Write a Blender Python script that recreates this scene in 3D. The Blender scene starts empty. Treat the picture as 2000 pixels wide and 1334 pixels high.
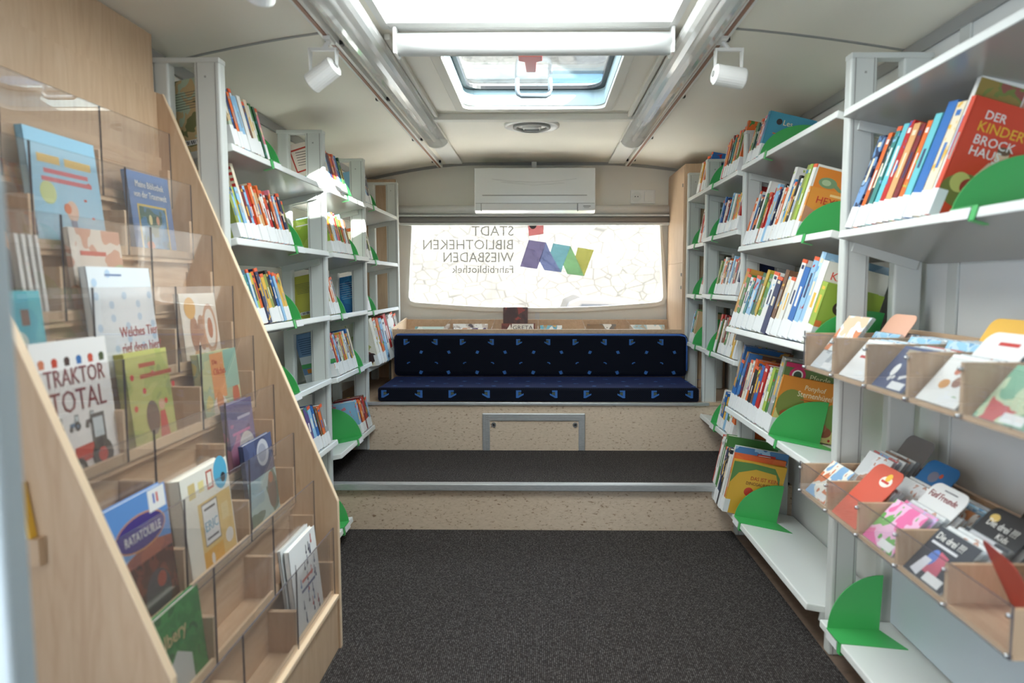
import bpy, bmesh, math, random
from mathutils import Vector, Matrix
R = math.radians
SC = bpy.context.scene
COL = SC.collection

# ------------------------------------------------------------------ camera, world, sun, exposure
cd = bpy.data.cameras.new('camera'); cam = bpy.data.objects.new('camera', cd); COL.objects.link(cam)
cam.location = (0, 0, 1.16)
cam.rotation_euler = (R(90 - 4.931), 0, R(0.728))
cd.sensor_width = 36; cd.lens = 23.994; cd.shift_x = -0.019
cd.clip_start = 0.02; cd.clip_end = 300
cd.dof.use_dof = True; cd.dof.focus_distance = 3.4; cd.dof.aperture_fstop = 2.5
SC.camera = cam

SC.view_settings.view_transform = 'Standard'; SC.view_settings.look = 'None'
SC.view_settings.gamma = 1; SC.view_settings.use_curve_mapping = False
SC.view_settings.exposure = 1.0
SC.cycles.transparent_max_bounces = 40
SC.cycles.max_bounces = 10
SC.cycles.diffuse_bounces = 6

W = bpy.data.worlds.new('sky'); SC.world = W; W.use_nodes = True
nt = W.node_tree; nt.nodes.clear()
wo = nt.nodes.new('ShaderNodeOutputWorld'); bg = nt.nodes.new('ShaderNodeBackground')
tc = nt.nodes.new('ShaderNodeTexCoord'); nz = nt.nodes.new('ShaderNodeTexNoise'); nz.inputs['Scale'].default_value = 2.2
nz.inputs['Detail'].default_value = 6
rp = nt.nodes.new('ShaderNodeValToRGB')
rp.color_ramp.elements[0].position = .42; rp.color_ramp.elements[0].color = (.60, .76, .95, 1)
rp.color_ramp.elements[1].position = .62; rp.color_ramp.elements[1].color = (1, .99, .95, 1)
nt.links.new(tc.outputs['Generated'], nz.inputs['Vector']); nt.links.new(nz.outputs['Fac'], rp.inputs['Fac'])
nt.links.new(rp.outputs['Color'], bg.inputs['Color']); bg.inputs['Strength'].default_value = 6.5
nt.links.new(bg.outputs[0], wo.inputs[0])

sl = bpy.data.lights.new('sun', 'SUN'); sl.energy = 33; sl.angle = R(.55); sl.color = (1, .95, .86)
so = bpy.data.objects.new('sun', sl); COL.objects.link(so)
so.rotation_euler = Vector((-.9, .42, -.47)).to_track_quat('-Z', 'Y').to_euler()
so.location = (6, -3, 8)

def area(name, loc, rot, sx, sy, e, col=(1, 1, 1)):
    l = bpy.data.lights.new(name, 'AREA'); l.shape = 'RECTANGLE'; l.size = sx; l.size_y = sy; l.energy = e; l.color = col
    o = bpy.data.objects.new(name, l); COL.objects.link(o); o.location = loc; o.rotation_euler = rot
    return o
# sampling portals; unseen windscreen slit and entrance opening are sized for interior light
for args in (('hatch_portal', (-.03, 2.87, 2.10), (0, 0, 0), .66, .85), ('rear_portal', (-.03, 4.86, 1.3), (R(-90), 0, 0), 1.74, .62),
             ('windscreen_portal', (-.02, -1.22, 1.435), (R(90), 0, 0), 1.3, .09), ('entrance_portal', (-1.22, -.56, .95), (R(90), 0, R(-90)), 1.0, 1.7)):
    area(*args, 1).data.cycles.is_portal = True
SKYLIGHT = 7.5

# ------------------------------------------------------------------ materials
def lin(c):
    return tuple(((v / 255) / 12.92 if v / 255 <= .04045 else ((v / 255 + .055) / 1.055) ** 2.4) for v in c) + (1,)
MATS = {}
def pm(name, col, rough=.5, metal=0, spec=.5, coat=0):
    m = bpy.data.materials.new(name); m.use_nodes = True
    b = m.node_tree.nodes['Principled BSDF']
    b.inputs['Base Color'].default_value = lin(col); b.inputs['Roughness'].default_value = rough
    b.inputs['Metallic'].default_value = metal; b.inputs['Specular IOR Level'].default_value = spec
    b.inputs['Coat Weight'].default_value = coat
    return m
def nodes(m): return m.node_tree.nodes, m.node_tree.links, m.node_tree.nodes['Principled BSDF']
def ramp(m, stops, interp='LINEAR'):
    r = m.node_tree.nodes.new('ShaderNodeValToRGB'); r.color_ramp.interpolation = interp
    el = r.color_ramp.elements
    while len(el) < len(stops): el.new(.5)
    for e, (p, c) in zip(el, stops): e.position = p; e.color = lin(c)
    return r
def mapped(m, scale=(1, 1, 1), loc=(0, 0, 0), coord='Object'):
    n, l, b = nodes(m)
    t = n.new('ShaderNodeTexCoord'); mp = n.new('ShaderNodeMapping')
    mp.inputs['Scale'].default_value = scale; mp.inputs['Location'].default_value = loc
    l.new(t.outputs[coord], mp.inputs['Vector']); return mp
def noise_mat(name, stops, scale, stretch=(1, 1, 1), rough=.5, detail=4, spec=.4, coat=0, interp='LINEAR', bump=0, loc=(0, 0, 0), distort=0):
    m = pm(name, stops[0][1], rough, 0, spec, coat); n, l, b = nodes(m)
    mp = mapped(m, stretch, loc); t = n.new('ShaderNodeTexNoise'); t.inputs['Scale'].default_value = scale; t.inputs['Detail'].default_value = detail
    t.inputs['Distortion'].default_value = distort
    r = ramp(m, stops, interp); l.new(mp.outputs[0], t.inputs['Vector']); l.new(t.outputs['Fac'], r.inputs['Fac'])
    l.new(r.outputs['Color'], b.inputs['Base Color'])
    if bump:
        bu = n.new('ShaderNodeBump'); bu.inputs['Strength'].default_value = bump; bu.inputs['Distance'].default_value = .002
        l.new(t.outputs['Fac'], bu.inputs['Height']); l.new(bu.outputs[0], b.inputs['Normal'])
    return m

M = {}
M['ceiling'] = noise_mat('ceiling_panel', [(.3, (235, 230, 217)), (.7, (238, 233, 221))], 3, rough=.45)
M['wall'] = noise_mat('cream_wall', [(.3, (226, 222, 212)), (.7, (229, 226, 216))], 3, rough=.5)
M['whitewall'] = pm('white_wall_panel', (222, 223, 221), .4)
M['bluepanel'] = pm('pale_blue_panel', (188, 199, 206), .45)
M['post'] = pm('grey_painted_post', (200, 203, 199), .38, 0, .5)
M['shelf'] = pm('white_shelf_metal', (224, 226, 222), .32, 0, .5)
M['shelfunder'] = pm('shaded_shelf_underside', (158, 157, 154), .25)  # shelf metal darkened underneath to stand for the shade there
M['alu'] = noise_mat('brushed_aluminium', [(.3, (176, 178, 178)), (.7, (200, 201, 200))], 40, (1, 12, 12), rough=.35)
M['alu'].node_tree.nodes['Principled BSDF'].inputs['Metallic'].default_value = .55
M['green'] = pm('green_lacquer', (70, 172, 92), .33, 0, .5)
M['beech'] = noise_mat('beech_wood', [(.25, (186, 155, 126)), (.5, (197, 168, 138)), (.75, (204, 177, 149))], 7, (6, 6, .7), rough=.42, distort=1.2)
M['beechflat'] = noise_mat('beech_board', [(.25, (192, 160, 130)), (.5, (204, 174, 143)), (.75, (211, 184, 154))], 7, (6, .7, 6), rough=.42, distort=1.2)
M['beechedge'] = pm('beech_edge_band', (232, 206, 174), .4)
# speckled laminate
m = noise_mat('speckled_laminate', [(.30, (150, 122, 98)), (.38, (203, 182, 158)), (.7, (214, 194, 171))], 60, (1, 1, 2.2), rough=.5, detail=3, distort=.6)
M['laminate'] = m
# carpet: fine ribs along the aisle
m = pm('ribbed_carpet', (70, 64, 62), .95, 0, .1); n, l, b = nodes(m)
mp = mapped(m); wv = n.new('ShaderNodeTexWave'); wv.wave_type = 'BANDS'; wv.bands_direction = 'X'; wv.inputs['Scale'].default_value = 52
wv.inputs['Distortion'].default_value = .6; l.new(mp.outputs[0], wv.inputs['Vector'])
nz = n.new('ShaderNodeTexNoise'); nz.inputs['Scale'].default_value = 210; nz.inputs['Detail'].default_value = 3
mp2 = mapped(m, (1, .6, 1)); l.new(mp2.outputs[0], nz.inputs['Vector'])
mx = n.new('ShaderNodeMath'); mx.operation = 'MULTIPLY_ADD'; mx.inputs[1].default_value = .35
l.new(wv.outputs['Fac'], mx.inputs[0]); l.new(nz.outputs['Fac'], mx.inputs[2])
r = ramp(m, [(.32, (33, 29, 28)), (.75, (57, 52, 50)), (.97, (108, 104, 102))]); l.new(mx.outputs[0], r.inputs['Fac']); l.new(r.outputs['Color'], b.inputs['Base Color'])
bu = n.new('ShaderNodeBump'); bu.inputs['Strength'].default_value = .6; bu.inputs['Distance'].default_value = .003
l.new(mx.outputs[0], bu.inputs['Height']); l.new(bu.outputs[0], b.inputs['Normal'])
M['carpet'] = m
M['lino'] = noise_mat('brown_lino', [(.3, (120, 100, 86)), (.7, (140, 118, 101))], 30, rough=.5)
# seat fabric with a fine woven grid
m = pm('navy_moquette', (22, 27, 48), .9, 0, .15); n, l, b = nodes(m)
mp = mapped(m, (170, 170, 170)); ck = n.new('ShaderNodeTexChecker'); ck.inputs['Scale'].default_value = 1
ck.inputs['Color1'].default_value = lin((9, 11, 18)); ck.inputs['Color2'].default_value = lin((17, 21, 34))
l.new(mp.outputs[0], ck.inputs['Vector']); l.new(ck.outputs['Color'], b.inputs['Base Color'])
b.inputs['Sheen Weight'].default_value = .5; b.inputs['Sheen Tint'].default_value = lin((90, 110, 190)); b.inputs['Sheen Roughness'].default_value = .4
M['fabric'] = m
M['piping'] = pm('rim_lit_piping', (66, 112, 190), .8)  # piping blue brightened to stand for window light along the cushion edge
M['motif'] = pm('blue_motif', (52, 100, 165), .9)
M['motif2'] = pm('olive_motif', (74, 84, 66), .9)
M['white'] = pm('white_plastic', (232, 232, 229), .3)
M['acwhite'] = pm('glossy_white_plastic', (236, 238, 237), .12, 0, .6)
M['greyline'] = pm('grey_plastic', (150, 150, 147), .5)
M['dark'] = pm('dark_plastic', (38, 36, 36), .5)
M['blindgrey'] = pm('grey_blind_cassette', (138, 136, 134), .4)
M['copper'] = pm('copper_strip', (150, 100, 74), .4)
M['handlegrey'] = pm('grey_handle_tube', (120, 128, 134), .35)
M['rollergrey'] = pm('pale_grey_roller', (205, 207, 205), .5)
M['frontdark'] = pm('darkened_front_wall', (84, 82, 80), .6)  # unseen front wall darkened to cut light bounced onto the rack
M['red'] = pm('red_plastic', (205, 70, 55), .4)
M['chrome'] = pm('steel', (200, 202, 204), .2, .9)
M['paper'] = noise_mat('book_pages', [(.3, (226, 220, 206)), (.7, (236, 231, 219))], 40, (1, 14, 1), rough=.8)
M['label'] = pm('white_spine_label', (228, 229, 228), .45)
M['greypost'] = pm('blue_grey_lacquer', (170, 182, 188), .35)
M['cloth'] = pm('sky_tinted_hatch_well', (176, 198, 204), .4)  # white hatch well coloured blue-grey for the sky light on it

def glassy(name, tint, haze, hazecol=(235, 235, 235), rough=.02, f0=.04, fmax=.9):
    m = bpy.data.materials.new(name); m.use_nodes = True; t = m.node_tree; t.nodes.clear(); N = t.nodes.new; L = t.links.new
    o = N('ShaderNodeOutputMaterial'); mx = N('ShaderNodeMixShader'); lw = N('ShaderNodeLayerWeight')
    pw = N('ShaderNodeMath'); pw.operation = 'POWER'; pw.inputs[1].default_value = 5
    ma = N('ShaderNodeMath'); ma.operation = 'MULTIPLY_ADD'; ma.inputs[1].default_value = fmax - f0; ma.inputs[2].default_value = f0
    L(lw.outputs['Facing'], pw.inputs[0]); L(pw.outputs[0], ma.inputs[0])
    tr = N('ShaderNodeBsdfTransparent'); tr.inputs[0].default_value = (*tint, 1)
    gl = N('ShaderNodeBsdfGlossy'); gl.inputs['Roughness'].default_value = rough; gl.inputs[0].default_value = (1, 1, 1, 1)
    df = N('ShaderNodeBsdfDiffuse'); df.inputs[0].default_value = lin(hazecol)
    m2 = N('ShaderNodeMixShader'); m2.inputs[0].default_value = haze
    L(tr.outputs[0], m2.inputs[1]); L(df.outputs[0], m2.inputs[2])
    L(ma.outputs[0], mx.inputs[0]); L(m2.outputs[0], mx.inputs[1]); L(gl.outputs[0], mx.inputs[2]); L(mx.outputs[0], o.inputs[0]); return m
M['acrylic'] = glassy('clear_acrylic', (.965, .955, .95), .05, (225, 215, 208), f0=.055)
M['acryliccl'] = glassy('clear_acrylic_tray_front', (.97, .97, .97), .03)
M['glass'] = glassy('window_glass', (.97, .98, .98), .0, f0=.02)
M['hatchglass'] = glassy('tinted_hatch_glass', (.70, .735, .75), .0, f0=.03)
M['acryledge'] = pm('acrylic_cut_edge', (96, 92, 98), .2)
M['tubecover'] = glassy('frosted_lamp_cover', (.93, .93, .93), .36, (240, 240, 238), .08, .06)
M['casing'] = glassy('clear_disc_case', (.93, .95, .96), .25, (220, 228, 232), .08)
def emis(name, col, s):
    m = bpy.data.materials.new(name); m.use_nodes = True; t = m.node_tree; t.nodes.clear()
    o = t.nodes.new('ShaderNodeOutputMaterial'); e = t.nodes.new('ShaderNodeEmission'); e.inputs[0].default_value = (*col, 1); e.inputs[1].default_value = s
    t.links.new(e.outputs[0], o.inputs[0]); return m
M['skylight'] = emis('daylit_skylight_blind', (.93, 1, 1), SKYLIGHT)
# outdoor stone wall
m = noise_mat('rubble_stone', [(.3, (70, 68, 65)), (.7, (90, 88, 84))], 3, rough=.9); n, l, b = nodes(m)
mp = mapped(m, (1, 1, 1.7)); vo = n.new('ShaderNodeTexVoronoi'); vo.feature = 'DISTANCE_TO_EDGE'; vo.inputs['Scale'].default_value = 4.6
l.new(mp.outputs[0], vo.inputs['Vector']); rr = ramp(m, [(0, (128, 124, 118)), (.05, (238, 236, 232)), (1, (242, 238, 230))])
l.new(vo.outputs['Distance'], rr.inputs['Fac'])
mm = n.new('ShaderNodeMix'); mm.data_type = 'RGBA'; mm.blend_type = 'MULTIPLY'; mm.inputs[0].default_value = .8
src = b.inputs['Base Color'].links[0].from_socket
l.new(src, mm.inputs[6]); l.new(rr.outputs['Color'], mm.inputs[7]); l.new(mm.outputs[2], b.inputs['Base Color'])
M['stone'] = m
M['ground'] = noise_mat('light_bounce_ground', [(.3, (196, 192, 184)), (.7, (212, 208, 200))], 8, rough=.9)  # unseen ground made pale to bounce sunlight up to the ceiling
M['bluebackdrop'] = pm('hatch_reflection_blue', (150, 190, 225), .8)  # colour imitates the blue reflection seen in the roof hatch
M['carpaint'] = pm('grey_car_paint', (66, 63, 61), .35, .0)
M['carglass'] = pm('dark_car_glass', (40, 42, 46), .08)

def flat(c, rough=.45):
    k = ('f', tuple(c))
    if k not in MATS: MATS[k] = pm('print_%d_%d_%d' % tuple(c), c, rough)
    return MATS[k]
def art(c1, c2, c3=None, scale=18, seed=0):
    k = ('a', tuple(c1), tuple(c2), tuple(c3 or c2), scale, seed)
    if k not in MATS:
        MATS[k] = noise_mat('printed_art', [(0, c1), (.5, c2), (.6, c3 or c2)], scale, rough=.38, detail=2, interp='CONSTANT', loc=(seed * 1.7, seed * .9, seed), distort=.4)
    return MATS[k]

# ------------------------------------------------------------------ mesh helpers
WL = {}
class MB:
    def __init__(s): s.v = []; s.f = []; s.m = []
    def add(s, vs, fs, mat=0):
        o = len(s.v); s.v += [tuple(p) for p in vs]; s.f += [tuple(i + o for i in f) for f in fs]; s.m += [mat] * len(fs); return s
    def box(s, x0, x1, y0, y1, z0, z1, mat=0):
        x0, x1 = min(x0, x1), max(x0, x1); y0, y1 = min(y0, y1), max(y0, y1); z0, z1 = min(z0, z1), max(z0, z1)
        v = [(x0, y0, z0), (x1, y0, z0), (x1, y1, z0), (x0, y1, z0), (x0, y0, z1), (x1, y0, z1), (x1, y1, z1), (x0, y1, z1)]
        return s.add(v, [(0, 3, 2, 1), (4, 5, 6, 7), (0, 1, 5, 4), (1, 2, 6, 5), (2, 3, 7, 6), (3, 0, 4, 7)], mat)
    def prism(s, pts, axis, a, b, mat=0):
        def P(u, w, t): return {'x': (t, u, w), 'y': (u, t, w), 'z': (u, w, t)}[axis]
        n = len(pts); v = [P(u, w, a) for u, w in pts] + [P(u, w, b) for u, w in pts]
        fs = [tuple(range(n))[::-1], tuple(range(n, 2 * n))] + [(i, (i + 1) % n, n + (i + 1) % n, n + i) for i in range(n)]
        return s.add(v, fs, mat)
    def tube(s, pts, r, seg=12, mat=0, caps=True):
        pts = [Vector(p) for p in pts]; rings = []
        for i, p in enumerate(pts):
            d = (pts[min(i + 1, len(pts) - 1)] - pts[max(i - 1, 0)]).normalized()
            a = d.orthogonal().normalized() if abs(d.z) > .95 else d.cross(Vector((0, 0, 1))).normalized()
            b = d.cross(a).normalized(); rr = r[i] if isinstance(r, (list, tuple)) else r
            rings.append([p + a * math.cos(t * 2 * math.pi / seg) * rr + b * math.sin(t * 2 * math.pi / seg) * rr for t in range(seg)])
        v = [q for ring in rings for q in ring]; fs = []
        for i in range(len(rings) - 1):
            for t in range(seg): fs.append((i * seg + t, i * seg + (t + 1) % seg, (i + 1) * seg + (t + 1) % seg, (i + 1) * seg + t))
        if caps: fs += [tuple(range(seg))[::-1], tuple((len(rings) - 1) * seg + t for t in range(seg))]
        return s.add(v, fs, mat)
    def lathe(s, prof, c, seg=32, mat=0):
        v = []; fs = []; n = len(prof)
        for t in range(seg):
            a = t * 2 * math.pi / seg
            v += [(c[0] + r * math.cos(a), c[1] + r * math.sin(a), c[2] + z) for r, z in prof]
        for t in range(seg):
            for i in range(n - 1):
                u = (t + 1) % seg; fs.append((t * n + i, u * n + i, u * n + i + 1, t * n + i + 1))
        return s.add(v, fs, mat)
    def build(s, name, mats, parent=None, local=False, bevel=0, seg=2, smooth=False):
        me = bpy.data.meshes.new(name)
        off = Vector((0, 0, 0)) if (local or parent is None) else WL[parent.name]
        me.from_pydata([(p[0] - off[0], p[1] - off[1], p[2] - off[2]) for p in s.v], [], s.f)
        mats = mats if isinstance(mats, (list, tuple)) else [mats]
        for q in mats: me.materials.append(M[q] if isinstance(q, str) else q)
        for p, i in zip(me.polygons, s.m): p.material_index = i; p.use_smooth = smooth
        bm = bmesh.new(); bm.from_mesh(me); bmesh.ops.recalc_face_normals(bm, faces=bm.faces); bm.to_mesh(me); bm.free()
        o = bpy.data.objects.new(name, me); COL.objects.link(o)
        if parent: o.parent = parent
        WL[o.name] = off.copy() if parent else Vector((0, 0, 0))
        if bevel:
            b = o.modifiers.new('bevel', 'BEVEL'); b.width = bevel; b.segments = seg; b.limit_method = 'ANGLE'; b.angle_limit = R(40)
        return o
def rebase(o, p):
    """put the origin of a single-mesh thing at its base point p"""
    p = Vector(p)
    for v in o.data.vertices: v.co -= p
    o.location = p; WL[o.name] = p.copy(); return o
def tag(o, label, cat, group=None, kind=None):
    o['label'] = label; o['category'] = cat
    if group: o['group'] = group
    if kind: o['kind'] = kind
    return o
def thing(name, loc, label=None, cat=None, group=None, kind=None):
    o = bpy.data.objects.new(name, None); COL.objects.link(o); o.location = loc; o.empty_display_size = .05
    WL[o.name] = Vector(loc)
    if label: tag(o, label, cat, group)
    if kind: o['kind'] = kind
    return o
def struct(o, label, cat):
    return tag(o, label, cat, kind='structure')
def bx(*a, mat=0): return MB().box(*a, mat=mat)

def lettering(parent, text, o, u, v, n, size, col, align='LEFT', local=True, squeeze=1.0, name='lettering', mat=None):
    c = bpy.data.curves.new(name, 'FONT'); c.body = text; c.size = size; c.extrude = .0003; c.align_x = align; c.space_line = .85
    c.resolution_u = 2
    c.materials.append(mat or flat(col))
    t = bpy.data.objects.new(name, c); COL.objects.link(t); t.parent = parent
    u = Vector(u) * squeeze; v = Vector(v); n = Vector(n); p = Vector(o) + n * .0009
    if not local: p -= WL[parent.name]
    t.matrix_local = Matrix(((u.x, v.x, n.x, p.x), (u.y, v.y, n.y, p.y), (u.z, v.z, n.z, p.z), (0, 0, 0, 1)))
    return t
def cover_art(parent, o, u, v, n, shapes, name='cover_print'):
    """flat print on a cover: discs, rects and polygons in one mesh, words as lettering"""
    o, u, v, n = Vector(o), Vector(u), Vector(v), Vector(n); mb = MB(); cols = []; lift = .0004
    for s in shapes:
        if s[0] == 'text':
            lettering(parent, s[1], o + u * s[2] + v * s[3], u, v, n, s[4], s[5], s[6] if len(s) > 6 else 'LEFT', squeeze=s[7] if len(s) > 7 else 1.0); continue
        c = s[-1]
        if c not in cols: cols.append(c)
        if s[0] == 'disc':
            ry = s[4] if len(s) == 6 else s[3]
            pts = [(s[1] + s[3] * math.cos(t * math.pi / 12), s[2] + ry * math.sin(t * math.pi / 12)) for t in range(24)]
        elif s[0] == 'rect': pts = [(s[1], s[2]), (s[3], s[2]), (s[3], s[4]), (s[1], s[4])]
        else: pts = s[1]
        mb.add([o + u * a + v * b_ + n * lift for a, b_ in pts], [tuple(range(len(pts)))], cols.index(c)); lift += .00002
    if mb.v: mb.build(name, [q if not isinstance(q, tuple) else flat(q) for q in cols], parent, local=True)

# ------------------------------------------------------------------ shell of the vehicle
XL, XR, YB, YF = -1.2, 1.17, 4.80, -1.2
def cz(x):                                                  # ceiling height across the body
    if x < -.5: return 1.985 - .105 * ((-.5 - x) / .7) ** 1.5
    if x > .45: return 1.985 - .08 * ((x - .45) / .72) ** 1.5
    return 1.985
struct(bx(XL, XR, YF, 3.12, -.05, 0).build('floor', 'lino'), 'brown lino floor beside the aisle carpet', 'floor')
SKY = (-.495, .42, 1.55, 2.30); HAT = (-.365, .305, 2.44, 3.30)
xs = [XL, -1.1, -1.0, -.9, -.8, -.7, -.6, SKY[0], HAT[0], HAT[1], SKY[1], .5, .6, .7, .8, .9, 1.0, 1.1, XR]
ys = [YF, SKY[2], SKY[3], HAT[2], HAT[3], YB]
mb = MB()
for i in range(len(xs) - 1):
    for j in range(len(ys) - 1):
        cx, cy = (xs[i] + xs[i + 1]) / 2, (ys[j] + ys[j + 1]) / 2
        if any(h[0] < cx < h[1] and h[2] < cy < h[3] for h in (SKY, HAT)): continue
        a, b, c, d = xs[i], xs[i + 1], ys[j], ys[j + 1]
        mb.add([(a, c, cz(a)), (b, c, cz(b)), (b, d, cz(b)), (a, d, cz(a)), (a, c, cz(a) + .04), (b, c, cz(b) + .04), (b, d, cz(b) + .04), (a, d, cz(a) + .04)],
               [(0, 3, 2, 1), (4, 5, 6, 7), (0, 1, 5, 4), (1, 2, 6, 5), (2, 3, 7, 6), (3, 0, 4, 7)])
struct(mb.build('ceiling', 'ceiling'), 'curved off-white ceiling with two roof openings', 'ceiling')
mb = MB(); mb.box(XL - .04, XL, -.07, YB, -.05, 1.93); mb.box(XL - .04, XL, YF, -1.05, -.05, 1.93); mb.box(XL - .04, XL, -1.05, -.07, 1.8, 1.93); mb.box(XL - .04, XL, -1.05, -.07, -.05, .1)
struct(mb.build('wall_left', 'wall'), 'cream side wall behind the rack-side bookcase', 'wall')
wr = struct(bx(XR, XR + .04, YF, YB, -.05, 1.95).build('wall_right', 'whitewall'), 'white panelled side wall behind the disc trays', 'wall')
bx(XR - .008, XR, 1.925, 1.975, 0, 1.9).build('joint_strip', 'post', wr, bevel=.003)
bx(XR - .008, XR, .80, .85, 0, 1.9).build('joint_strip', 'post', wr, bevel=.003)
bx(1.075, XR, .3, 2.03, .12, .50).build('lower_panel', 'bluepanel', wr, bevel=.004)
mb = MB(); mb.box(XL, XR, YF - .04, YF, 0, 1.39); mb.box(XL, -.67, YF - .04, YF, 1.39, 1.95); mb.box(.63, XR, YF - .04, YF, 1.39, 1.95); mb.box(-.67, .63, YF - .04, YF, 1.48, 1.95)
struct(mb.build('wall_front', 'frontdark'), 'unseen front wall, darkened, with a windscreen slit sized for the light', 'wall')

# rear wall with the window opening
WIN = [(-.889, 1.60), (.824, 1.60), (.857, 1.06), (.846, 1.034), (.815, 1.024)]
for t in range(1, 12): x = .815 - 1.693 * t / 12; WIN.append((x, .984 + .04 * ((x + .031) / .84) ** 2))
WIN += [(-.878, 1.022), (-.908, 1.032), (-.921, 1.06)]
def ring_wall(inner, outer, y, depth, name, mat, parent=None):
    bm = bmesh.new()
    def loop(p): return [bm.verts.new((a, y, b)) for a, b in p]
    ed = []
    for L in (loop(inner), loop(outer)):
        for i in range(len(L)): ed.append(bm.edges.new((L[i], L[(i + 1) % len(L)])))
    bmesh.ops.triangle_fill(bm, use_beauty=True, use_dissolve=False, edges=ed)
    fs = bm.faces[:]
    r = bmesh.ops.extrude_face_region(bm, geom=fs)
    for q in r['geom']:
        if isinstance(q, bmesh.types.BMVert): q.co.y += depth
    bmesh.ops.recalc_face_normals(bm, faces=bm.faces)
    me = bpy.data.meshes.new(name); bm.to_mesh(me); bm.free(); me.materials.append(M[mat])
    o = bpy.data.objects.new(name, me); COL.objects.link(o)
    WL[o.name] = Vector((0, 0, 0))
    if parent: o.parent = parent
    return o
outer = [(XL, .0), (XR, .0), (XR, cz(XR) + .01)] + [(x, cz(x) + .01) for x in (1.0, .8, .6, .45, 0, -.5, -.7, -.9, -1.05)] + [(XL, cz(XL) + .01)]
wb = struct(ring_wall(WIN, outer, YB, .05, 'wall_back', 'wall'), 'cream rear wall around the wide window', 'wall')
bx(-.035, -.005, YB - .006, YB, .90, .955).build('joint_strip', 'whitewall', wb)
def grow(p, d):
    out = []; n = len(p)
    for i in range(n):
        a, b, c = Vector(p[i - 1]), Vector(p[i]), Vector(p[(i + 1) % n])
        t = (c - a).normalized(); nn = Vector((t.y, -t.x))
        out.append(tuple(b - nn * d))
    cx = sum(q[0] for q in p) / n
    if sum((Vector(o) - Vector((cx, 1.3))).length for o in out) < sum((Vector(o) - Vector((cx, 1.3))).length for o in p): return grow2(p, -d)
    return out
def grow2(p, d):
    out = []; n = len(p)
    for i in range(n):
        a, b, c = Vector(p[i - 1]), Vector(p[i]), Vector(p[(i + 1) % n])
        t = (c - a).normalized(); nn = Vector((t.y, -t.x)); out.append(tuple(b - nn * d))
    return out
w1 = thing('window_1', (-.03, YB, 1.0), 'wide rear window over the bench with mirrored library lettering', 'window', kind='structure')
def ch(o, p):                       # keep world position under an Empty
    o.parent = p; o.location = -WL[p.name]; WL[o.name] = Vector((0, 0, 0)); return o
ch(ring_wall(WIN, grow(WIN, .03), YB - .022, .03, 'window_frame', 'wall'), w1)
ch(ring_wall(grow(WIN, -.008), grow(WIN, .001), YB + .0, .03, 'rubber_gasket', 'dark'), w1)
pane = MB().prism(WIN, 'y', YB + .02, YB + .026).build('glass_pane', 'glass', w1)

# lettering and emblem stuck on the glass (read from outside)
def tinted(name, c):
    m = bpy.data.materials.new(name); m.use_nodes = True; t = m.node_tree; t.nodes.clear()
    o = t.nodes.new('ShaderNodeOutputMaterial'); mx = t.nodes.new('ShaderNodeMixShader'); mx.inputs[0].default_value = .12
    tr = t.nodes.new('ShaderNodeBsdfTranslucent'); tr.inputs[0].default_value = lin(c)
    tp = t.nodes.new('ShaderNodeBsdfTransparent'); tp.inputs[0].default_value = tuple((v * .85) ** .5 for v in lin(c)[:3]) + (1,)
    t.links.new(tp.outputs[0], mx.inputs[1]); t.links.new(tr.outputs[0], mx.inputs[2]); t.links.new(mx.outputs[0], o.inputs[0]); return m
gy = YB + .0185
foil = tinted('grey_window_foil', (140, 139, 135))
for s, xr, z, sz, sq in (('STADT', -.184, 1.487, .098, 1), ('BIBLIOTHEKEN', -.184, 1.392, .098, 1), ('WIESBADEN', -.184, 1.304, .098, 1), ('Fahrbibliothek', -.184, 1.228, .075, 1)):
    lettering(w1, s, (xr, gy, z), (-1, 0, 0), (0, 0, 1), (0, 1, 0), sz, None, local=False, name='window_lettering', mat=foil, squeeze={'STADT': .98, 'BIBLIOTHEKEN': .98, 'WIESBADEN': .93, 'Fahrbibliothek': 1.0}[s])
def wp(px, py): return (((740 + px * .32) - 1055) / 1333 * 4.81, 1.16 + (552 - (300 + py * .32)) / 1333 * 4.81)
for pts, c in (([(915, 530), (1020, 545), (985, 652), (965, 705), (862, 690)], (118, 112, 140)), ([(1020, 545), (1048, 610), (1112, 725), (1010, 712), (978, 655)], (116, 124, 156)),
               ([(1062, 550), (1168, 568), (1122, 690), (1112, 725), (1046, 606)], (116, 156, 164)), ([(1168, 568), (1200, 630), (1252, 748), (1150, 735), (1124, 682)], (130, 166, 128)),
               ([(1212, 575), (1310, 590), (1252, 748), (1198, 630)], (164, 162, 100)), ([(910, 440), (1005, 438), (1004, 494), (915, 507)], (182, 120, 120))):
    MB().prism([wp(*q) for q in pts], 'y', gy, gy + .001).build('emblem_panel', tinted('tinted_foil', c), w1)
c0 = wp(940, 430); MB().prism([(c0[0] + .029 * math.cos(t * math.pi / 12), c0[1] + .04 * math.sin(t * math.pi / 12)) for t in range(24)], 'y', gy - .004, gy - .001).build('emblem_dot', 'dark', w1)

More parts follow.
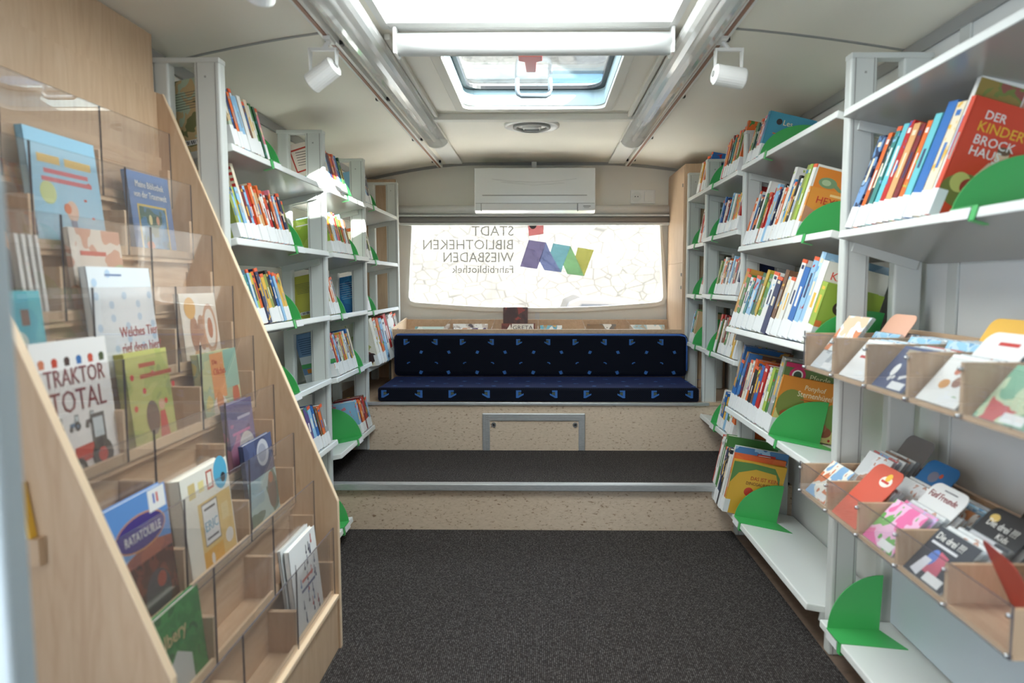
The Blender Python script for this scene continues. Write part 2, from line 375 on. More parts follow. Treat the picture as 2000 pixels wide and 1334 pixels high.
# roof hatch (glass) and skylight with its drawn white blind
w2 = thing('window_2', (-.04, 1.4, 2.0), 'large bright white skylight in the ceiling', 'skylight', kind='structure')
mb = MB(); a, b, c, d = SKY
mb.box(a - .02, a + .004, c, d, 1.983, 2.08); mb.box(b - .004, b + .02, c, d, 1.983, 2.08); mb.box(a, b, c - .02, c + .004, 1.983, 2.08); mb.box(a, b, d - .004, d + .02, 1.983, 2.08)
mb.build('skylight_frame', 'white', w2)
bx(a, b, c, d, 2.06, 2.066).build('skylight_pane', 'skylight', w2)
bx(a, b, d - .05, d, 1.985, 2.0).build('blind_end_bar', 'white', w2, bevel=.004)
w3 = thing('window_3', (-.03, 2.87, 1.985), 'square glass roof hatch above the aisle', 'roof hatch', kind='structure')
a, b, c, d = HAT
def rr(x0, x1, y0, y1, r, n=6):
    p = []
    for cx, cy, s in ((x1 - r, y1 - r, 0), (x0 + r, y1 - r, 1), (x0 + r, y0 + r, 2), (x1 - r, y0 + r, 3)):
        for t in range(n + 1): an = (s + t / n) * math.pi / 2; p.append((cx + r * math.cos(an), cy + r * math.sin(an)))
    return p
def ring(inner, outer, z0, z1, z0o=None):
    mb = MB(); n = len(inner); zo = z0 if z0o is None else z0o
    v = [(x, y, z0) for x, y in inner] + [(x, y, zo) for x, y in outer] + [(x, y, z1) for x, y in outer] + [(x, y, z1) for x, y in inner]
    f = []
    for i in range(n):
        j = (i + 1) % n; f += [(i, j, n + j, n + i), (n + i, n + j, 2 * n + j, 2 * n + i), (2 * n + i, 2 * n + j, 3 * n + j, 3 * n + i), (3 * n + i, 3 * n + j, j, i)]
    return mb.add(v, f)
ring(rr(a + .005, b - .005, c + .005, d - .005, .05), rr(a - .035, b + .035, c - .035, d + .04, .03), 1.972, 2.0).build('hatch_trim', 'wall', w3, bevel=.003)
ring(rr(a + .008, b - .008, c + .008, d - .008, .06), rr(a - .02, b + .02, c - .02, d + .02, .06), 1.99, 2.09).build('hatch_well', 'cloth', w3, smooth=False)
ring(rr(a + .028, b - .028, c + .028, d - .028, .08), rr(a + .004, b - .004, c + .004, d - .004, .07), 2.060, 2.075).build('rubber_gasket', 'dark', w3)
MB().prism(rr(a, b, c, d, .06), 'z', 2.075, 2.081).build('hatch_glass', 'hatchglass', w3)
MB().tube([(-.104, 3.16, 2.074), (-.104, 3.15, 2.02), (-.100, 3.15, 2.004), (-.086, 3.15, 1.996), (.026, 3.15, 1.996), (.040, 3.15, 2.004), (.044, 3.15, 2.02), (.044, 3.16, 2.074)], .0105, 10).build('hatch_handle', 'handlegrey', w3, smooth=True)
hm = tag(rebase(MB().prism([(-.088, 2.80), (.008, 2.80), (.008, 2.86), (-.016, 2.875), (-.020, 3.01), (-.060, 3.01), (-.064, 2.875), (-.088, 2.86)], 'z', 2.056, 2.068).build('emergency_hammer', 'red', bevel=.003), (-.04, 2.9, 2.068)), 'small red emergency hammer under the glass roof hatch', 'hammer')
mb = MB()
mb.box(-.53, .465, 3.42, 3.475, 1.955, 1.985); mb.box(-.52, -.50, 2.34, 3.42, 1.965, 1.985); mb.box(.425, .445, 2.34, 3.42, 1.965, 1.985)
struct(mb.build('trim_1', 'wall', bevel=.003), 'cream ceiling frame around the glass roof hatch', 'trim')
mb = MB()
for i in range(len(xs) - 1):
    x0, x1 = xs[i], xs[i + 1]
    if -.72 < (x0 + x1) / 2 < .62: continue
    mb.add([(x0, 2.275, cz(x0) - .003), (x1, 2.275, cz(x1) - .003), (x1, 2.287, cz(x1) - .003), (x0, 2.287, cz(x0) - .003), (x0, 2.275, cz(x0) + .003), (x1, 2.275, cz(x1) + .003), (x1, 2.287, cz(x1) + .003), (x0, 2.287, cz(x0) + .003)],
           [(0, 3, 2, 1), (4, 5, 6, 7), (0, 1, 5, 4), (1, 2, 6, 5), (2, 3, 7, 6), (3, 0, 4, 7)])
struct(mb.build('trim_2', 'greyline'), 'thin grey joint strip across the ceiling panels', 'trim')
mb = MB()
for x, s in ((XL, 1), (XR, -1)):
    mb.box(x, x + s * .012, YF, YB, cz(x) - .045, cz(x) - .005)
struct(mb.build('trim_3', 'greyline', bevel=.003), 'grey cornice strips where ceiling meets the side walls', 'trim')
mb = MB()
for i in range(len(xs) - 1):
    x0, x1 = xs[i], xs[i + 1]
    mb.add([(x0, YB - .014, cz(x0) - .018), (x1, YB - .014, cz(x1) - .018), (x1, YB, cz(x1) - .018), (x0, YB, cz(x0) - .018), (x0, YB - .014, cz(x0)), (x1, YB - .014, cz(x1)), (x1, YB, cz(x1)), (x0, YB, cz(x0))],
           [(0, 3, 2, 1), (4, 5, 6, 7), (0, 1, 5, 4), (1, 2, 6, 5), (2, 3, 7, 6), (3, 0, 4, 7)])
struct(mb.build('trim_4', 'greyline'), 'grey cornice strip over the rear wall', 'trim')

# steps and bench
struct(bx(XL, XR, 3.11, 3.76, 0, .222).build('platform', 'laminate'), 'low speckled laminate step across the rear', 'step')
struct(bx(-.98, .93, 3.085, 3.125, .198, .231).build('trim_5', 'alu', bevel=.004), 'aluminium nosing on the edge of the carpeted step', 'trim')
bn = struct(bx(XL, XR, 3.73, YB, .2, .490).build('bench_base', 'laminate'), 'speckled laminate bench block under the cushions', 'bench')
bx(XL, XR, 3.722, YB, .488, .500).build('bench_top', 'beechflat', bn)
struct(bx(-.97, .93, 3.715, 3.735, .485, .502).build('trim_6', 'alu', bevel=.003), 'aluminium edge strip along the bench top', 'trim')
cp = tag(rebase(bx(-.945, .895, YF, 3.105, 0.0005, .008).build('carpet', 'carpet', bevel=.003), (0, 1, 0)), 'dark ribbed carpet runner along the main aisle', 'carpet')
cp2 = tag(rebase(bx(XL + .01, XR - .01, 3.12, 3.728, .2225, .231).build('carpet', 'carpet'), (0, 3.4, .222)), 'dark ribbed carpet on the raised step before the bench', 'carpet')
hd = thing('access_hatch', (-.035, 3.72, .231), 'aluminium-framed flap in the speckled bench front', 'hatch')
mb = MB()
mb.prism([(-.319, .232), (-.277, .232), (-.277, .398), (.213, .398), (.213, .232), (.249, .232), (.249, .441), (-.319, .441)], 'y', 3.715, 3.731)
mb.build('hatch_frame', 'alu', hd, bevel=.004)
for k in range(3): bx(-.319 + .008 + k * .011, -.319 + .010 + k * .011, 3.7140, 3.7155, .232, .43).build('frame_groove', 'greyline', hd)
for k in range(3): bx(-.30, .23, 3.7140, 3.7155, .406 + k * .011, .408 + k * .011).build('frame_groove', 'greyline', hd)
bx(-.277, .213, 3.722, 3.731, .232, .398).build('flap', 'laminate', hd)
for x in (-.256, .194):
    mb = MB(); mb.tube([(x, 3.723, .377), (x, 3.715, .377)], .0135, 20); mb.build('lock', 'chrome', hd)
    MB().tube([(x, 3.716, .377), (x, 3.7135, .377)], .007, 14).build('lock', 'dark', hd)

# cushions
def cushion(name, x0, x1, y0, y1, z0, z1, rad, label, cat, front, top=None, pipe=None):
    mb = MB().box(x0, x1, y0, y1, z0, z1)
    o = mb.build(name, 'fabric', bevel=rad, seg=4)
    ms = MB(); rnd = random.Random(7)
    def mot(cx, cy, s, fl, kind, plane):
        def P(a, b):
            a = -a if fl else a
            return (cx + a * s, y0 - .0012, cy + b * s) if plane == 'f' else (cx + a * s, cy + b * s, z1 + .0012)
        if kind == 0:
            sh = [([(-.5, -.5), (-.2, -.5), (-.2, .5), (-.5, .5)], 0), ([(-.2, -.5), (.5, -.1), (.5, .1), (-.2, -.2)], 0), ([(-.2, .3), (.2, .3), (.2, .5), (-.2, .5)], 0), ([(-.2, -.15), (.25, 0), (.15, .25), (-.2, .25)], 1)]
        elif kind == 1: sh = [([(-.5, -.3), (.2, -.4), (.5, .2), (-.1, .4)], 0), ([(-.5, -.3), (-.2, -.35), (-.3, 0)], 1)]
        else: sh = [([(-.5, -.2), (-.1, -.3), (0, 0), (.5, .05), (.4, .3), (-.2, .2)], 0)]
        for p, m_ in sh: ms.add([P(*q) for q in p], [tuple(range(len(p)))], m_)
    for args in front: mot(*args)
    for args in top or []: mot(*args)
    ms.build('motif_print', ['motif', 'motif2'], o)
    if pipe: MB().tube(pipe, .006, 8).build('piping', 'piping', o, smooth=True)
    rebase(o, ((x0 + x1) / 2, (y0 + y1) / 2, z0))
    for c in o.children:
        for v in c.data.vertices: v.co -= Vector(((x0 + x1) / 2, (y0 + y1) / 2, z0))
    tag(o, label, cat); return o
fr = []; tp = []
for i in range(10): fr.append((-.86 + .187 * i, .545, .042, i % 2, 0, 'f'))
for i in range(10):
    for j in range(4): tp.append((-.82 + .187 * i + (.09 if j % 2 else 0), 3.80 + .09 * j, .034, (i + j) % 2, 1 + j % 2, 't'))
cushion('seat_cushion', -.903, .88, 3.738, 4.20, .501, .580, .016, 'long navy seat cushion with small blue motifs on the bench', 'cushion', fr, tp)
fr = []
for i in range(11):
    x = -.82 + .178 * i / 1.03
    if x < .87: fr.append((x, .797, .036, i % 2, 0, 'f')); fr.append((x + .01, .668, .022, i % 2, 2, 'f'))
    if x + .09 < .88: fr.append((x + .088, .735, .026, i % 2, 1, 'f')); fr.append((x + .085, .61, .030, i % 2, 1, 'f'))
cushion('back_cushion', -.903, .905, 4.165, 4.26, .583, .845, .03, 'upright navy back cushion with blue piping coloured as rim light behind the seat', 'cushion', fr, None,
        [(-.88, 4.176, .840), (.855, 4.176, .840), (.885, 4.176, .832), (.899, 4.176, .80), (.901, 4.176, .62)])

# magazine box behind the back cushion
mbx = thing('magazine_box', (0, 4.5, .5), 'long beech magazine trough behind the navy back cushion', 'magazine box')
bx(-.93, .90, 4.272, 4.284, .502, .868).build('front_board', 'beechflat', mbx, bevel=.002)
bx(-.93, .90, 4.74, 4.752, .502, .905).build('back_board', 'beechflat', mbx, bevel=.002)
bx(-.92, .89, 4.285, 4.74, .502, .62).build('bottom_board', 'beechflat', mbx)
for x in (-.94, .90): MB().prism([(4.272, .502), (4.752, .502), (4.752, .915), (4.272, .872)], 'x', x, x + .012).build('side_board', 'beechedge', mbx)
for x in (-.615, -.31, -.015, .285, .585): MB().prism([(4.285, .62), (4.74, .62), (4.74, .915), (4.285, .868)], 'x', x, x + .004).build('divider', 'acrylic', mbx)
def mag(x, w, y, h, lean, c, lab, shapes=None):
    o = MB().box(0, w, 0, .006, 0, h).build('magazine', c if not isinstance(c, tuple) else flat(c), bevel=0)
    o.location = (x, y, .634); o.rotation_euler = (R(-lean), 0, 0)
    WL[o.name] = Vector((x, y, .622))
    if shapes: cover_art(o, (0, 0, 0), (1, 0, 0), (0, 0, 1), (0, -1, 0), shapes)
    tag(o, lab, 'magazine', 'magazines in the beech trough'); return o
mag(-.86, .20, 4.50, .285, 38, art((190, 212, 206), (214, 226, 220), (120, 160, 160), 14, 1), 'pale green magazine, first compartment of the beech trough from the display-rack side')
mag(-.60, .24, 4.52, .30, 36, art((222, 220, 215), (190, 180, 170), (90, 80, 84), 14, 2), 'white and grey magazine at the back of the trough, second compartment')
mag(-.59, .22, 4.46, .285, 40, art((200, 150, 120), (222, 220, 215), (80, 60, 100), 14, 3), 'brownish magazine at the front of the trough, second compartment')
mag(-.255, .17, 4.66, .36, 8, art((70, 40, 38), (84, 50, 44), (150, 60, 50), 14, 4), 'tall dark brown book standing up behind the magazine reading Greta')
mag(-.265, .23, 4.51, .305, 36, art((120, 70, 64), (96, 56, 54), (190, 170, 160), 14, 5), 'brown magazine with the white title Greta in the trough', [('rect', .07, .24, .22, .30, (226, 222, 214)), ('poly', [(.03, .24), (.06, .30), (.07, .24)], (226, 222, 214)), ('text', 'GRETA', .075, .255, .045, (70, 60, 58))])
mag(0.0, .15, 4.50, .29, 36, art((226, 226, 220), (110, 170, 190), (200, 160, 100), 14, 6), 'white magazine with a turquoise strip, fourth compartment of the trough')
mag(.32, .20, 4.50, .30, 36, art((140, 112, 84), (120, 110, 100), (220, 215, 205), 14, 7), 'brown photographic magazine, fifth compartment of the beech trough')
mag(.61, .24, 4.50, .295, 36, art((224, 222, 214), (170, 196, 200), (180, 170, 150), 14, 8), 'white magazine, compartment of the beech trough beside the beech cupboard')

# air conditioner, duct, blind, socket
ac = thing('air_conditioner', (-.035, 4.8, 1.62), 'white wall-mounted air conditioner above the rear window', 'air conditioner')
mb = MB().prism([(4.79, 1.625), (4.63, 1.625), (4.60, 1.64), (4.595, 1.70), (4.60, 1.918), (4.79, 1.918)], 'x', -.438, .366)
mb.build('housing', 'acwhite', ac, bevel=.006, seg=3)
bx(-.385, .31, 4.5935, 4.6005, 1.735, 1.740).build('air_slot', 'greyline', ac)
MB().prism([(4.62, 1.628), (4.594, 1.64), (4.589, 1.683), (4.597, 1.683)], 'x', -.392, .245).build('louvre_flap', 'acwhite', ac, bevel=.002)
for x in (-.394, .247): bx(x, x + .004, 4.589, 4.6, 1.632, 1.684).build('seam', 'greyline', ac)
bx(-.43, .36, 4.593, 4.60, 1.684, 1.6865).build('seam', 'greyline', ac)
MB().tube([(-.32, 4.5965, 1.845), (-.2, 4.5965, 1.832), (-.04, 4.5965, 1.824), (.12, 4.5965, 1.832), (.24, 4.5965, 1.848)], .003, 6).build('front_ridge', 'acwhite', ac)
MB().tube([(-.26, 4.5965, 1.825), (-.04, 4.5965, 1.805), (.16, 4.5965, 1.820)], .003, 6).build('front_ridge', 'acwhite', ac)
bx(.285, .335, 4.5925, 4.596, 1.664, 1.669).build('badge', 'greyline', ac); bx(.29, .325, 4.5925, 4.596, 1.655, 1.658).build('badge', 'greyline', ac)
tag(rebase(MB().tube([(-.985, 4.775, 1.66), (.905, 4.775, 1.66)], .032, 16).build('cable_duct', 'white', smooth=True), (0, 4.775, 1.66)), 'white horizontal duct passing behind the air conditioner', 'duct')
rb = thing('roller_blind', (-.04, 4.75, 1.6), 'raised grey roller blind at the top of the rear window', 'roller blind')
MB().tube([(-.975, 4.745, 1.592), (.90, 4.745, 1.592)], .021, 14).build('roller', 'blindgrey', rb, smooth=True)
bx(-.985, .91, 4.73, 4.79, 1.612, 1.624).build('cassette', 'shelf', rb)
bx(-.965, .89, 4.735, 4.75, 1.552, 1.570).build('bottom_bar', 'shelf', rb, bevel=.003)
bx(-.965, .89, 4.742, 4.748, 1.565, 1.60).build('cloth', 'blindgrey', rb)
for x in (-.985, .895): bx(x, x + .015, 4.72, 4.78, 1.56, 1.622).build('end_bracket', 'white', rb, bevel=.002)
so_ = thing('wall_socket', (.71, 4.8, 1.75), 'white double wall socket beside the air conditioner', 'socket')
bx(.624, .794, 4.788, 4.80, 1.705, 1.797).build('cover_plate', 'white', so_, bevel=.003)
MB().tube([(.664, 4.789, 1.751), (.664, 4.784, 1.751)], .034, 24).build('socket_well', 'shelf', so_)
for x in (.655, .673): MB().tube([(x, 4.7845, 1.751), (x, 4.783, 1.751)], .004, 8).build('contact_hole', 'dark', so_)
bx(.718, .784, 4.783, 4.789, 1.716, 1.786).build('switch', 'white', so_, bevel=.002)

# beech cupboard in the far corner and a beech corner board opposite
cb = thing('corner_cupboard', (1.03, 4.5, .5), 'tall narrow beech cupboard between the bench and the narrow bookcase', 'cupboard')
bx(.888, 1.16, 4.262, 4.795, .502, 1.885).build('body', 'beech', cb, bevel=.003)
bx(.884, .889, 4.27, 4.785, .62, 1.28).build('door', 'beech', cb, bevel=.001); bx(.884, .889, 4.27, 4.785, 1.284, 1.87).build('door', 'beech', cb, bevel=.001)
for z in (1.12, 1.20, 1.75): bx(.880, .885, 4.30, 4.31, z, z + .02).build('hinge', 'greyline', cb)
tag(rebase(bx(-1.19, -.985, 4.70, 4.72, .502, 1.86).build('corner_board', 'beech', bevel=.002), (-1.08, 4.71, .502)), 'upright beech board in the rear corner behind the last rack-side bookcase frame', 'board')
struct(bx(-1.175, -1.142, .1, 2.058, 0, 1.885).build('wall_panel', 'beech'), 'tall beech wall panel behind the display rack', 'wall panel')

# ------------------------------------------------------------------ ceiling fittings
def lamp(xc, lab):
    t = thing('fluorescent_lamp', (xc, 2, 1.985), lab, 'lamp', 'fluorescent lamps along the ceiling')
    n = 12; p = [(xc + .066 * math.cos(math.pi + k * math.pi / n), 1.962 + .050 * math.sin(math.pi + k * math.pi / n)) for k in range(n + 1)]
    MB().prism(p, 'y', .2, 3.92).build('lamp_cover', 'tubecover', t)
    bx(xc - .055, xc + .055, .2, 4.72, 1.964, 1.976).build('base_plate', 'white', t, bevel=.003)
    MB().tube([(xc, .25, 1.944), (xc, 3.85, 1.944)], .010, 10).build('tube', 'white', t, smooth=True)
    for y in (3.90, .2): MB().prism([(a * 1.0, b) for a, b in p], 'y', y, y + .018).build('end_cap', 'white', t)
lamp(-.585, 'long fluorescent lamp on the ceiling along the display-rack side'); lamp(.515, 'long fluorescent lamp on the ceiling along the disc-tray side')
def rail(xc, lab):
    z = cz(xc); t = thing('ceiling_rail', (xc, 2, z), lab, 'rail', 'lighting rails along the ceiling')
    bx(xc - .018, xc + .018, -.5, 4.78, z - .02, z + .004).build('rail_profile', 'white', t, bevel=.002)
    bx(xc - .006, xc + .006, -.5, 4.78, z - .0225, z - .018).build('conductor_strip', 'copper', t)
    for y in (1.35, 2.35, 3.05, 3.9, 4.6): bx(xc - .03, xc + .03, y, y + .02, z - .016, z - .002).build('clip', 'dark', t)
rail(-.69, 'slim white lighting rail with a copper strip on the display-rack side'); rail(.60, 'slim white lighting rail with a copper strip on the disc-tray side')
def spot(x, y, d, lab, bz=1.836, dz=-.55):
    z = cz(x) - .021; t = thing('spotlight', (x, y, z), lab, 'spotlight', 'spotlights on the ceiling rails')
    ox = x + d[2]
    bx(x - .012, x + .012, y - .03, y + .03, z - .012, z).build('adapter', 'white', t, bevel=.002)
    MB().tube([(x, y, z - .01), (ox, y, z - .035)], .008, 8).build('stem', 'white', t)
    zt = z - .035
    bx(ox - .045, ox + .045, y - .006, y + .006, zt - .006, zt + .004).build('bracket', 'white', t)
    for s in (-1, 1):
        xa = ox + s * .043
        MB().prism([(y - .018, zt), (y + .018, zt), (y + .006, bz), (y - .006, bz)], 'x', xa - .002, xa + .002).build('bracket_arm', 'white', t)
        MB().tube([(xa, y, bz), (xa - s * .008, y, bz)], .007, 10).build('knob', 'white', t)
    D = Vector(d[:2] + (dz,)).normalized(); c = Vector((ox, y, bz))
    a = c - D * .05; b = c + D * .055
    MB().tube([a, a + D * .006, b - D * .004, b], [.026, .033, .034, .032], 24).build('lamp_body', 'white', t, smooth=False)
    MB().tube([b - D * .002, b + D * .001], .026, 20).build('lamp_lens', 'greyline', t)
    MB().tube([a, a - D * .003], .010, 12).build('lamp_back', 'greyline', t)
spot(-.685, 2.28, (-.9, .2, -.02), 'white cylinder spotlight hanging above the rack-side bookcase')
spot(-.69, 1.60, (-.3, .5, .06), 'white cylinder spotlight over the picture-book display rack', 1.85)
spot(.597, 2.32, (.9, .1, .02), 'white cylinder spotlight hanging above the tray-side bookcase', dz=-.12)
vt = thing('ceiling_vent', (-.045, 3.66, 1.985), 'round white ceiling vent between roof hatch and air conditioner', 'vent')
MB().lathe([(0, -.003), (.145, -.003), (.145, -.014), (.128, -.02), (.12, -.012), (.0, -.010)], (-.045, 3.66, 1.988), 40).build('outer_ring', 'white', vt, smooth=True)
MB().lathe([(.098, -.008), (.098, -.022), (.085, -.026), (.078, -.018), (.078, -.008)], (-.045, 3.66, 1.988), 36).build('inner_ring', 'greyline', vt, smooth=True)
MB().lathe([(0, -.03), (.045, -.028), (.05, -.02), (.05, -.008)], (-.045, 3.66, 1.988), 28).build('centre_disc', 'white', vt, smooth=True)
bx(-.085, -.005, 3.655, 3.668, 1.950, 1.960).build('grip', 'greyline', vt, bevel=.002)
tag(rebase(bx(-.06, -.025, 4.75, 4.785, 1.94, 1.984).build('cable_box', 'white', bevel=.003), (-.04, 4.78, 1.96)), 'tiny white cable box on the cornice above the air conditioner', 'box')
rs = thing('roller_blind', (-.02, 2.32, 1.94), 'thick white roller-blind tube across the end of the skylight', 'roller blind')
MB().tube([(-.468, 2.31, 1.938), (.425, 2.31, 1.938)], .036, 24).build('roller', 'rollergrey', rs, smooth=True)
for x in (-.478, .422): bx(x, x + .012, 2.275, 2.345, 1.90, 1.986).build('end_bracket', 'white', rs, bevel=.004)
bx(-.452, -.435, 2.278, 2.283, 1.936, 1.945).build('pull_tab', 'greyline', rs)

# ------------------------------------------------------------------ shelving
def pivot(o, p, ang):
    q = p - (WL[o.parent.name] if o.parent else Vector((0, 0, 0)))
    for m in [o] + list(o.children):
        for v in m.data.vertices: v.co -= q
    o.location = q; o.rotation_euler = (0, ang, 0)
def shelving(name, s, frames, xf, xr, shelves, lab, g0=(.078, .075, .075)):
    t = thing(name, ((xf + xr) / 2, (frames[0][0] + frames[-1][0]) / 2, 0), lab, 'bookcase')
    for (y, z0) in frames:
        f = MB().box(xf, xf + s * g0[0], y - .02, y + .02, z0, 1.812).build('front_upright', 'post', t, bevel=.007, seg=3)
        for dx in (.012, g0[0] - .012): bx(xf + s * dx, xf + s * (dx + .003), y - .0208, y - .019, z0, 1.81).build('groove', 'greyline', f)
        bx(xf + s * .04, xf + s * .046, y - .0215, y - .019, 1.765, 1.771).build('bolt', 'greyline', f)
        MB().box(xf + s * (g0[0] + g0[1]), xr, y - .02, y + .02, z0, 1.812).build('rear_upright', 'post', t, bevel=.007, seg=3)
        bx(xf, xr + s * .004, y - .022, y + .022, 1.808, 1.824).build('top_rail', 'post', t, bevel=.003)
    for (ya, yb, z, x, tl) in shelves:
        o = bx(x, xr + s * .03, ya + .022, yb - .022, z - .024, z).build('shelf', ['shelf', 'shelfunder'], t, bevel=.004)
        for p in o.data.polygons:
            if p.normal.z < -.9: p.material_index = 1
        bx(x + s * .05, xr, ya + .022, ya + .030, z - .05, z - .022).build('shelf_bracket', 'post', o)
        bx(x + s * .05, xr, yb - .030, yb - .022, z - .05, z - .022).build('shelf_bracket', 'post', o)
        pivot(o, Vector((x, (ya + yb) / 2, z)), s * R(tl))
    return t
LA, LB, LC, LD = 2.09, 3.05, 3.74, 4.61
RZ, R1, R2, R3, R4 = 1.04, 2.07, 3.085, 3.78, 4.24
LS = {'L1': (LA, LB, [1.585, 1.30, 1.017, .735, .455, .096], [-.94, -.935, -.935, -.935, -.915, -.855]),
      'L2': (LB, LC, [1.585, 1.298, 1.012, .728, .376], [-.94, -.93, -.945, -.925, -.915]),
      'L3': (LC, LD, [1.60, 1.29, 1.00, .683], [-.955, -.955, -.955, -.96])}
RS = {'R1': (RZ, R1, [1.663, 1.314, .12], [.885, .885, .868]),
      'R2': (R1, R2, [1.672, 1.32, .966, .605, .15], [.885, .88, .835, .838, .845]),
      'R3': (R2, R3, [1.662, 1.40, 1.10, .806, .44], [.88, .885, .885, .885, .885]),
      'R4': (R3, R4, [1.672, 1.385, 1.092, .80], [.90, .90, .90, .90])}
TILT = {'L1': [12, 12, 12, 12, 11, 8], 'L2': [12, 12, 12, 12, 11], 'L3': [11, 11, 11, 11],
        'R1': [12, 16, 2], 'R2': [13, 14, 14, 11, 10], 'R3': [11, 11, 11, 11, 10], 'R4': [9, 9, 9, 9]}
def flatten(D): return [(a, b, z, x, t) for k, (a, b, zs, xx) in D.items() for z, x, t in zip(zs, xx, TILT[k])]
shelving('wall_bookcase', -1, [(LA, 0), (LB, 0), (LC, .232), (LD, .502)], -.95, -1.15, flatten(LS), 'long grey-white bookcase along the wall past the picture-book display rack')
shelving('wall_bookcase', 1, [(RZ, 0), (R1, 0), (R2, 0), (R3, .232), (R4, .502)], .90, 1.135, flatten(RS), 'long grey-white bookcase along the disc-tray wall')

BAY = {'L1': 'bay beside display rack', 'L2': 'middle bay past display rack', 'L3': 'window-end bay past display rack',
       'R1': 'bay above disc trays', 'R2': 'wide bay past disc trays', 'R3': 'bay facing the step', 'R4': 'bay by beech cupboard'}
ORD = ['top', 'second', 'third', 'fourth', 'fifth', 'sixth']
NTH = ['first', 'second', 'third', 'fourth', 'fifth', 'sixth', 'seventh', 'eighth', 'ninth', 'tenth', 'eleventh', 'twelfth', 'thirteenth', 'fourteenth', 'fifteenth', 'sixteenth', 'seventeenth', 'eighteenth', 'nineteenth', 'twentieth', 'twenty-first', 'twenty-second', 'twenty-third', 'twenty-fourth']
def bookend(key, k, y, rad=.165, h=None, shelf_name=None):
    s = 1 if key[0] == 'R' else -1; z = (RS if s > 0 else LS)[key][2][k]; xf = (RS if s > 0 else LS)[key][3][k]
    h = h or rad * 1.04; xe = xf + s * rad
    pts = [(xe, z + .002)] + [(xe - s * rad * math.cos(t * math.pi / 32), z + .002 + h * math.sin(t * math.pi / 32)) for t in range(17)]
    mb = MB().prism(pts, 'y', y - .0015, y + .0015)
    mb.prism([(xf, y), (xe, y), (xe + s * .03, y - .11), (xf, y - .09)], 'z', z + .0004, z + .0024)
    mb.box(xf - s * .0035, xf - s * .001, y - .096, y - .078, z - .03, z + .0024); mb.box(xf - s * .0035, xf, y - .096, y, z + .0004, z + .0024)
    mb.box(xf - s * .0035, xf + s * .03, y - .096, y - .078, z - .031, z - .029)
    o = mb.build('bookend', 'green')
    bx(xf - s * .005, xf - s * .0038, y - .076, y - .004, z - .026, z - .002).build('label_holder', 'label', o)
    pivot(o, Vector((xf, y, z)), s * R(TILT[key][k]))
    tag(o, 'green quarter-round bookend on the %s shelf, %s' % (ORD[k], BAY[key]), 'bookend', 'green bookends'); return o

PAL = {'r': ('red', (188, 44, 40)), 'd': ('dark red', (122, 34, 38)), 'o': ('orange', (224, 110, 48)), 'y': ('yellow', (226, 178, 66)), 'h': ('ochre', (196, 146, 68)), 'g': ('green', (76, 130, 66)),
       'k': ('dark green', (42, 96, 66)), 'v': ('olive', (140, 150, 72)), 'l': ('lime green', (164, 188, 78)), 't': ('teal', (64, 136, 130)), 'q': ('turquoise', (104, 190, 198)), 'b': ('light blue', (142, 188, 220)),
       'B': ('blue', (48, 108, 178)), 'n': ('navy', (44, 54, 92)), 'p': ('purple', (98, 78, 136)), 'i': ('pink', (222, 132, 148)), 'w': ('white', (228, 226, 220)), 'c': ('cream', (228, 214, 186)),
       'e': ('grey', (156, 156, 154)), 'm': ('brown', (118, 82, 60)), 'x': ('black', (44, 42, 44)), 'a': ('tan', (206, 160, 108))}
ACC = 'wrybBogniltc'
def book(s, x, y, z, t, h, dep, lean, tilt, col, rnd, label, group, shapes=None, white=True, mat=None, sticker=None, name='book', bare=False):
    """a standing book with its spine on the aisle; local x runs into the shelf"""
    c1 = PAL[col][1]; c2 = PAL[rnd.choice(ACC)][1]; seed = rnd.randrange(4)
    m0 = mat or (flat(c1) if rnd.random() < .35 or bare else art(c1, c1, c2, 30, seed))
    mb = MB(); bt = min(.0022, t * .2)
    mb.box(0, s * dep, 0, bt, 0, h); mb.box(0, s * dep, t - bt, t, 0, h); mb.box(0, s * .002, 0, t, 0, h)
    cx = flat(PAL[rnd.choice('wwcyneB')][1])
    if h > .12 and t > .006:
        z0 = h * rnd.uniform(.40, .52); z1 = z0 + h * rnd.uniform(.15, .32); q = t * rnd.uniform(.30, .38)
        mb.box(-s * .0004, s * .0005, q, t - q, z0, z1, 1)
        if rnd.random() < .5: mb.box(-s * .0004, s * .0005, t * .25, t * .75, h * .88, h * .93, 1)
    if sticker if sticker is not None else rnd.random() < .3: mb.box(-s * .0004, s * .004, -.0003, t + .0003, h - .012, h + .0003, 2)
    o = mb.build(name, [m0, cx, flat((226, 96, 56))], local=True)
    o.location = (x, y, z); o.rotation_euler = (R(lean), s * R(tilt), 0)
    bx(s * .002, s * (dep - .004), bt, t - bt, .003, h - .003).build('pages', 'paper', o, local=True)
    if white: bx(-s * .0009, s * .022, -.0007, t + .0007, .001, min(.062, h * .3)).build('spine_label', 'label', o, local=True)
    if shapes: cover_art(o, (0 if s > 0 else -dep, 0, 0), (1, 0, 0), (0, 0, 1), (0, -1, 0), shapes)
    tag(o, label, 'book', group); return o
COUNT = {}
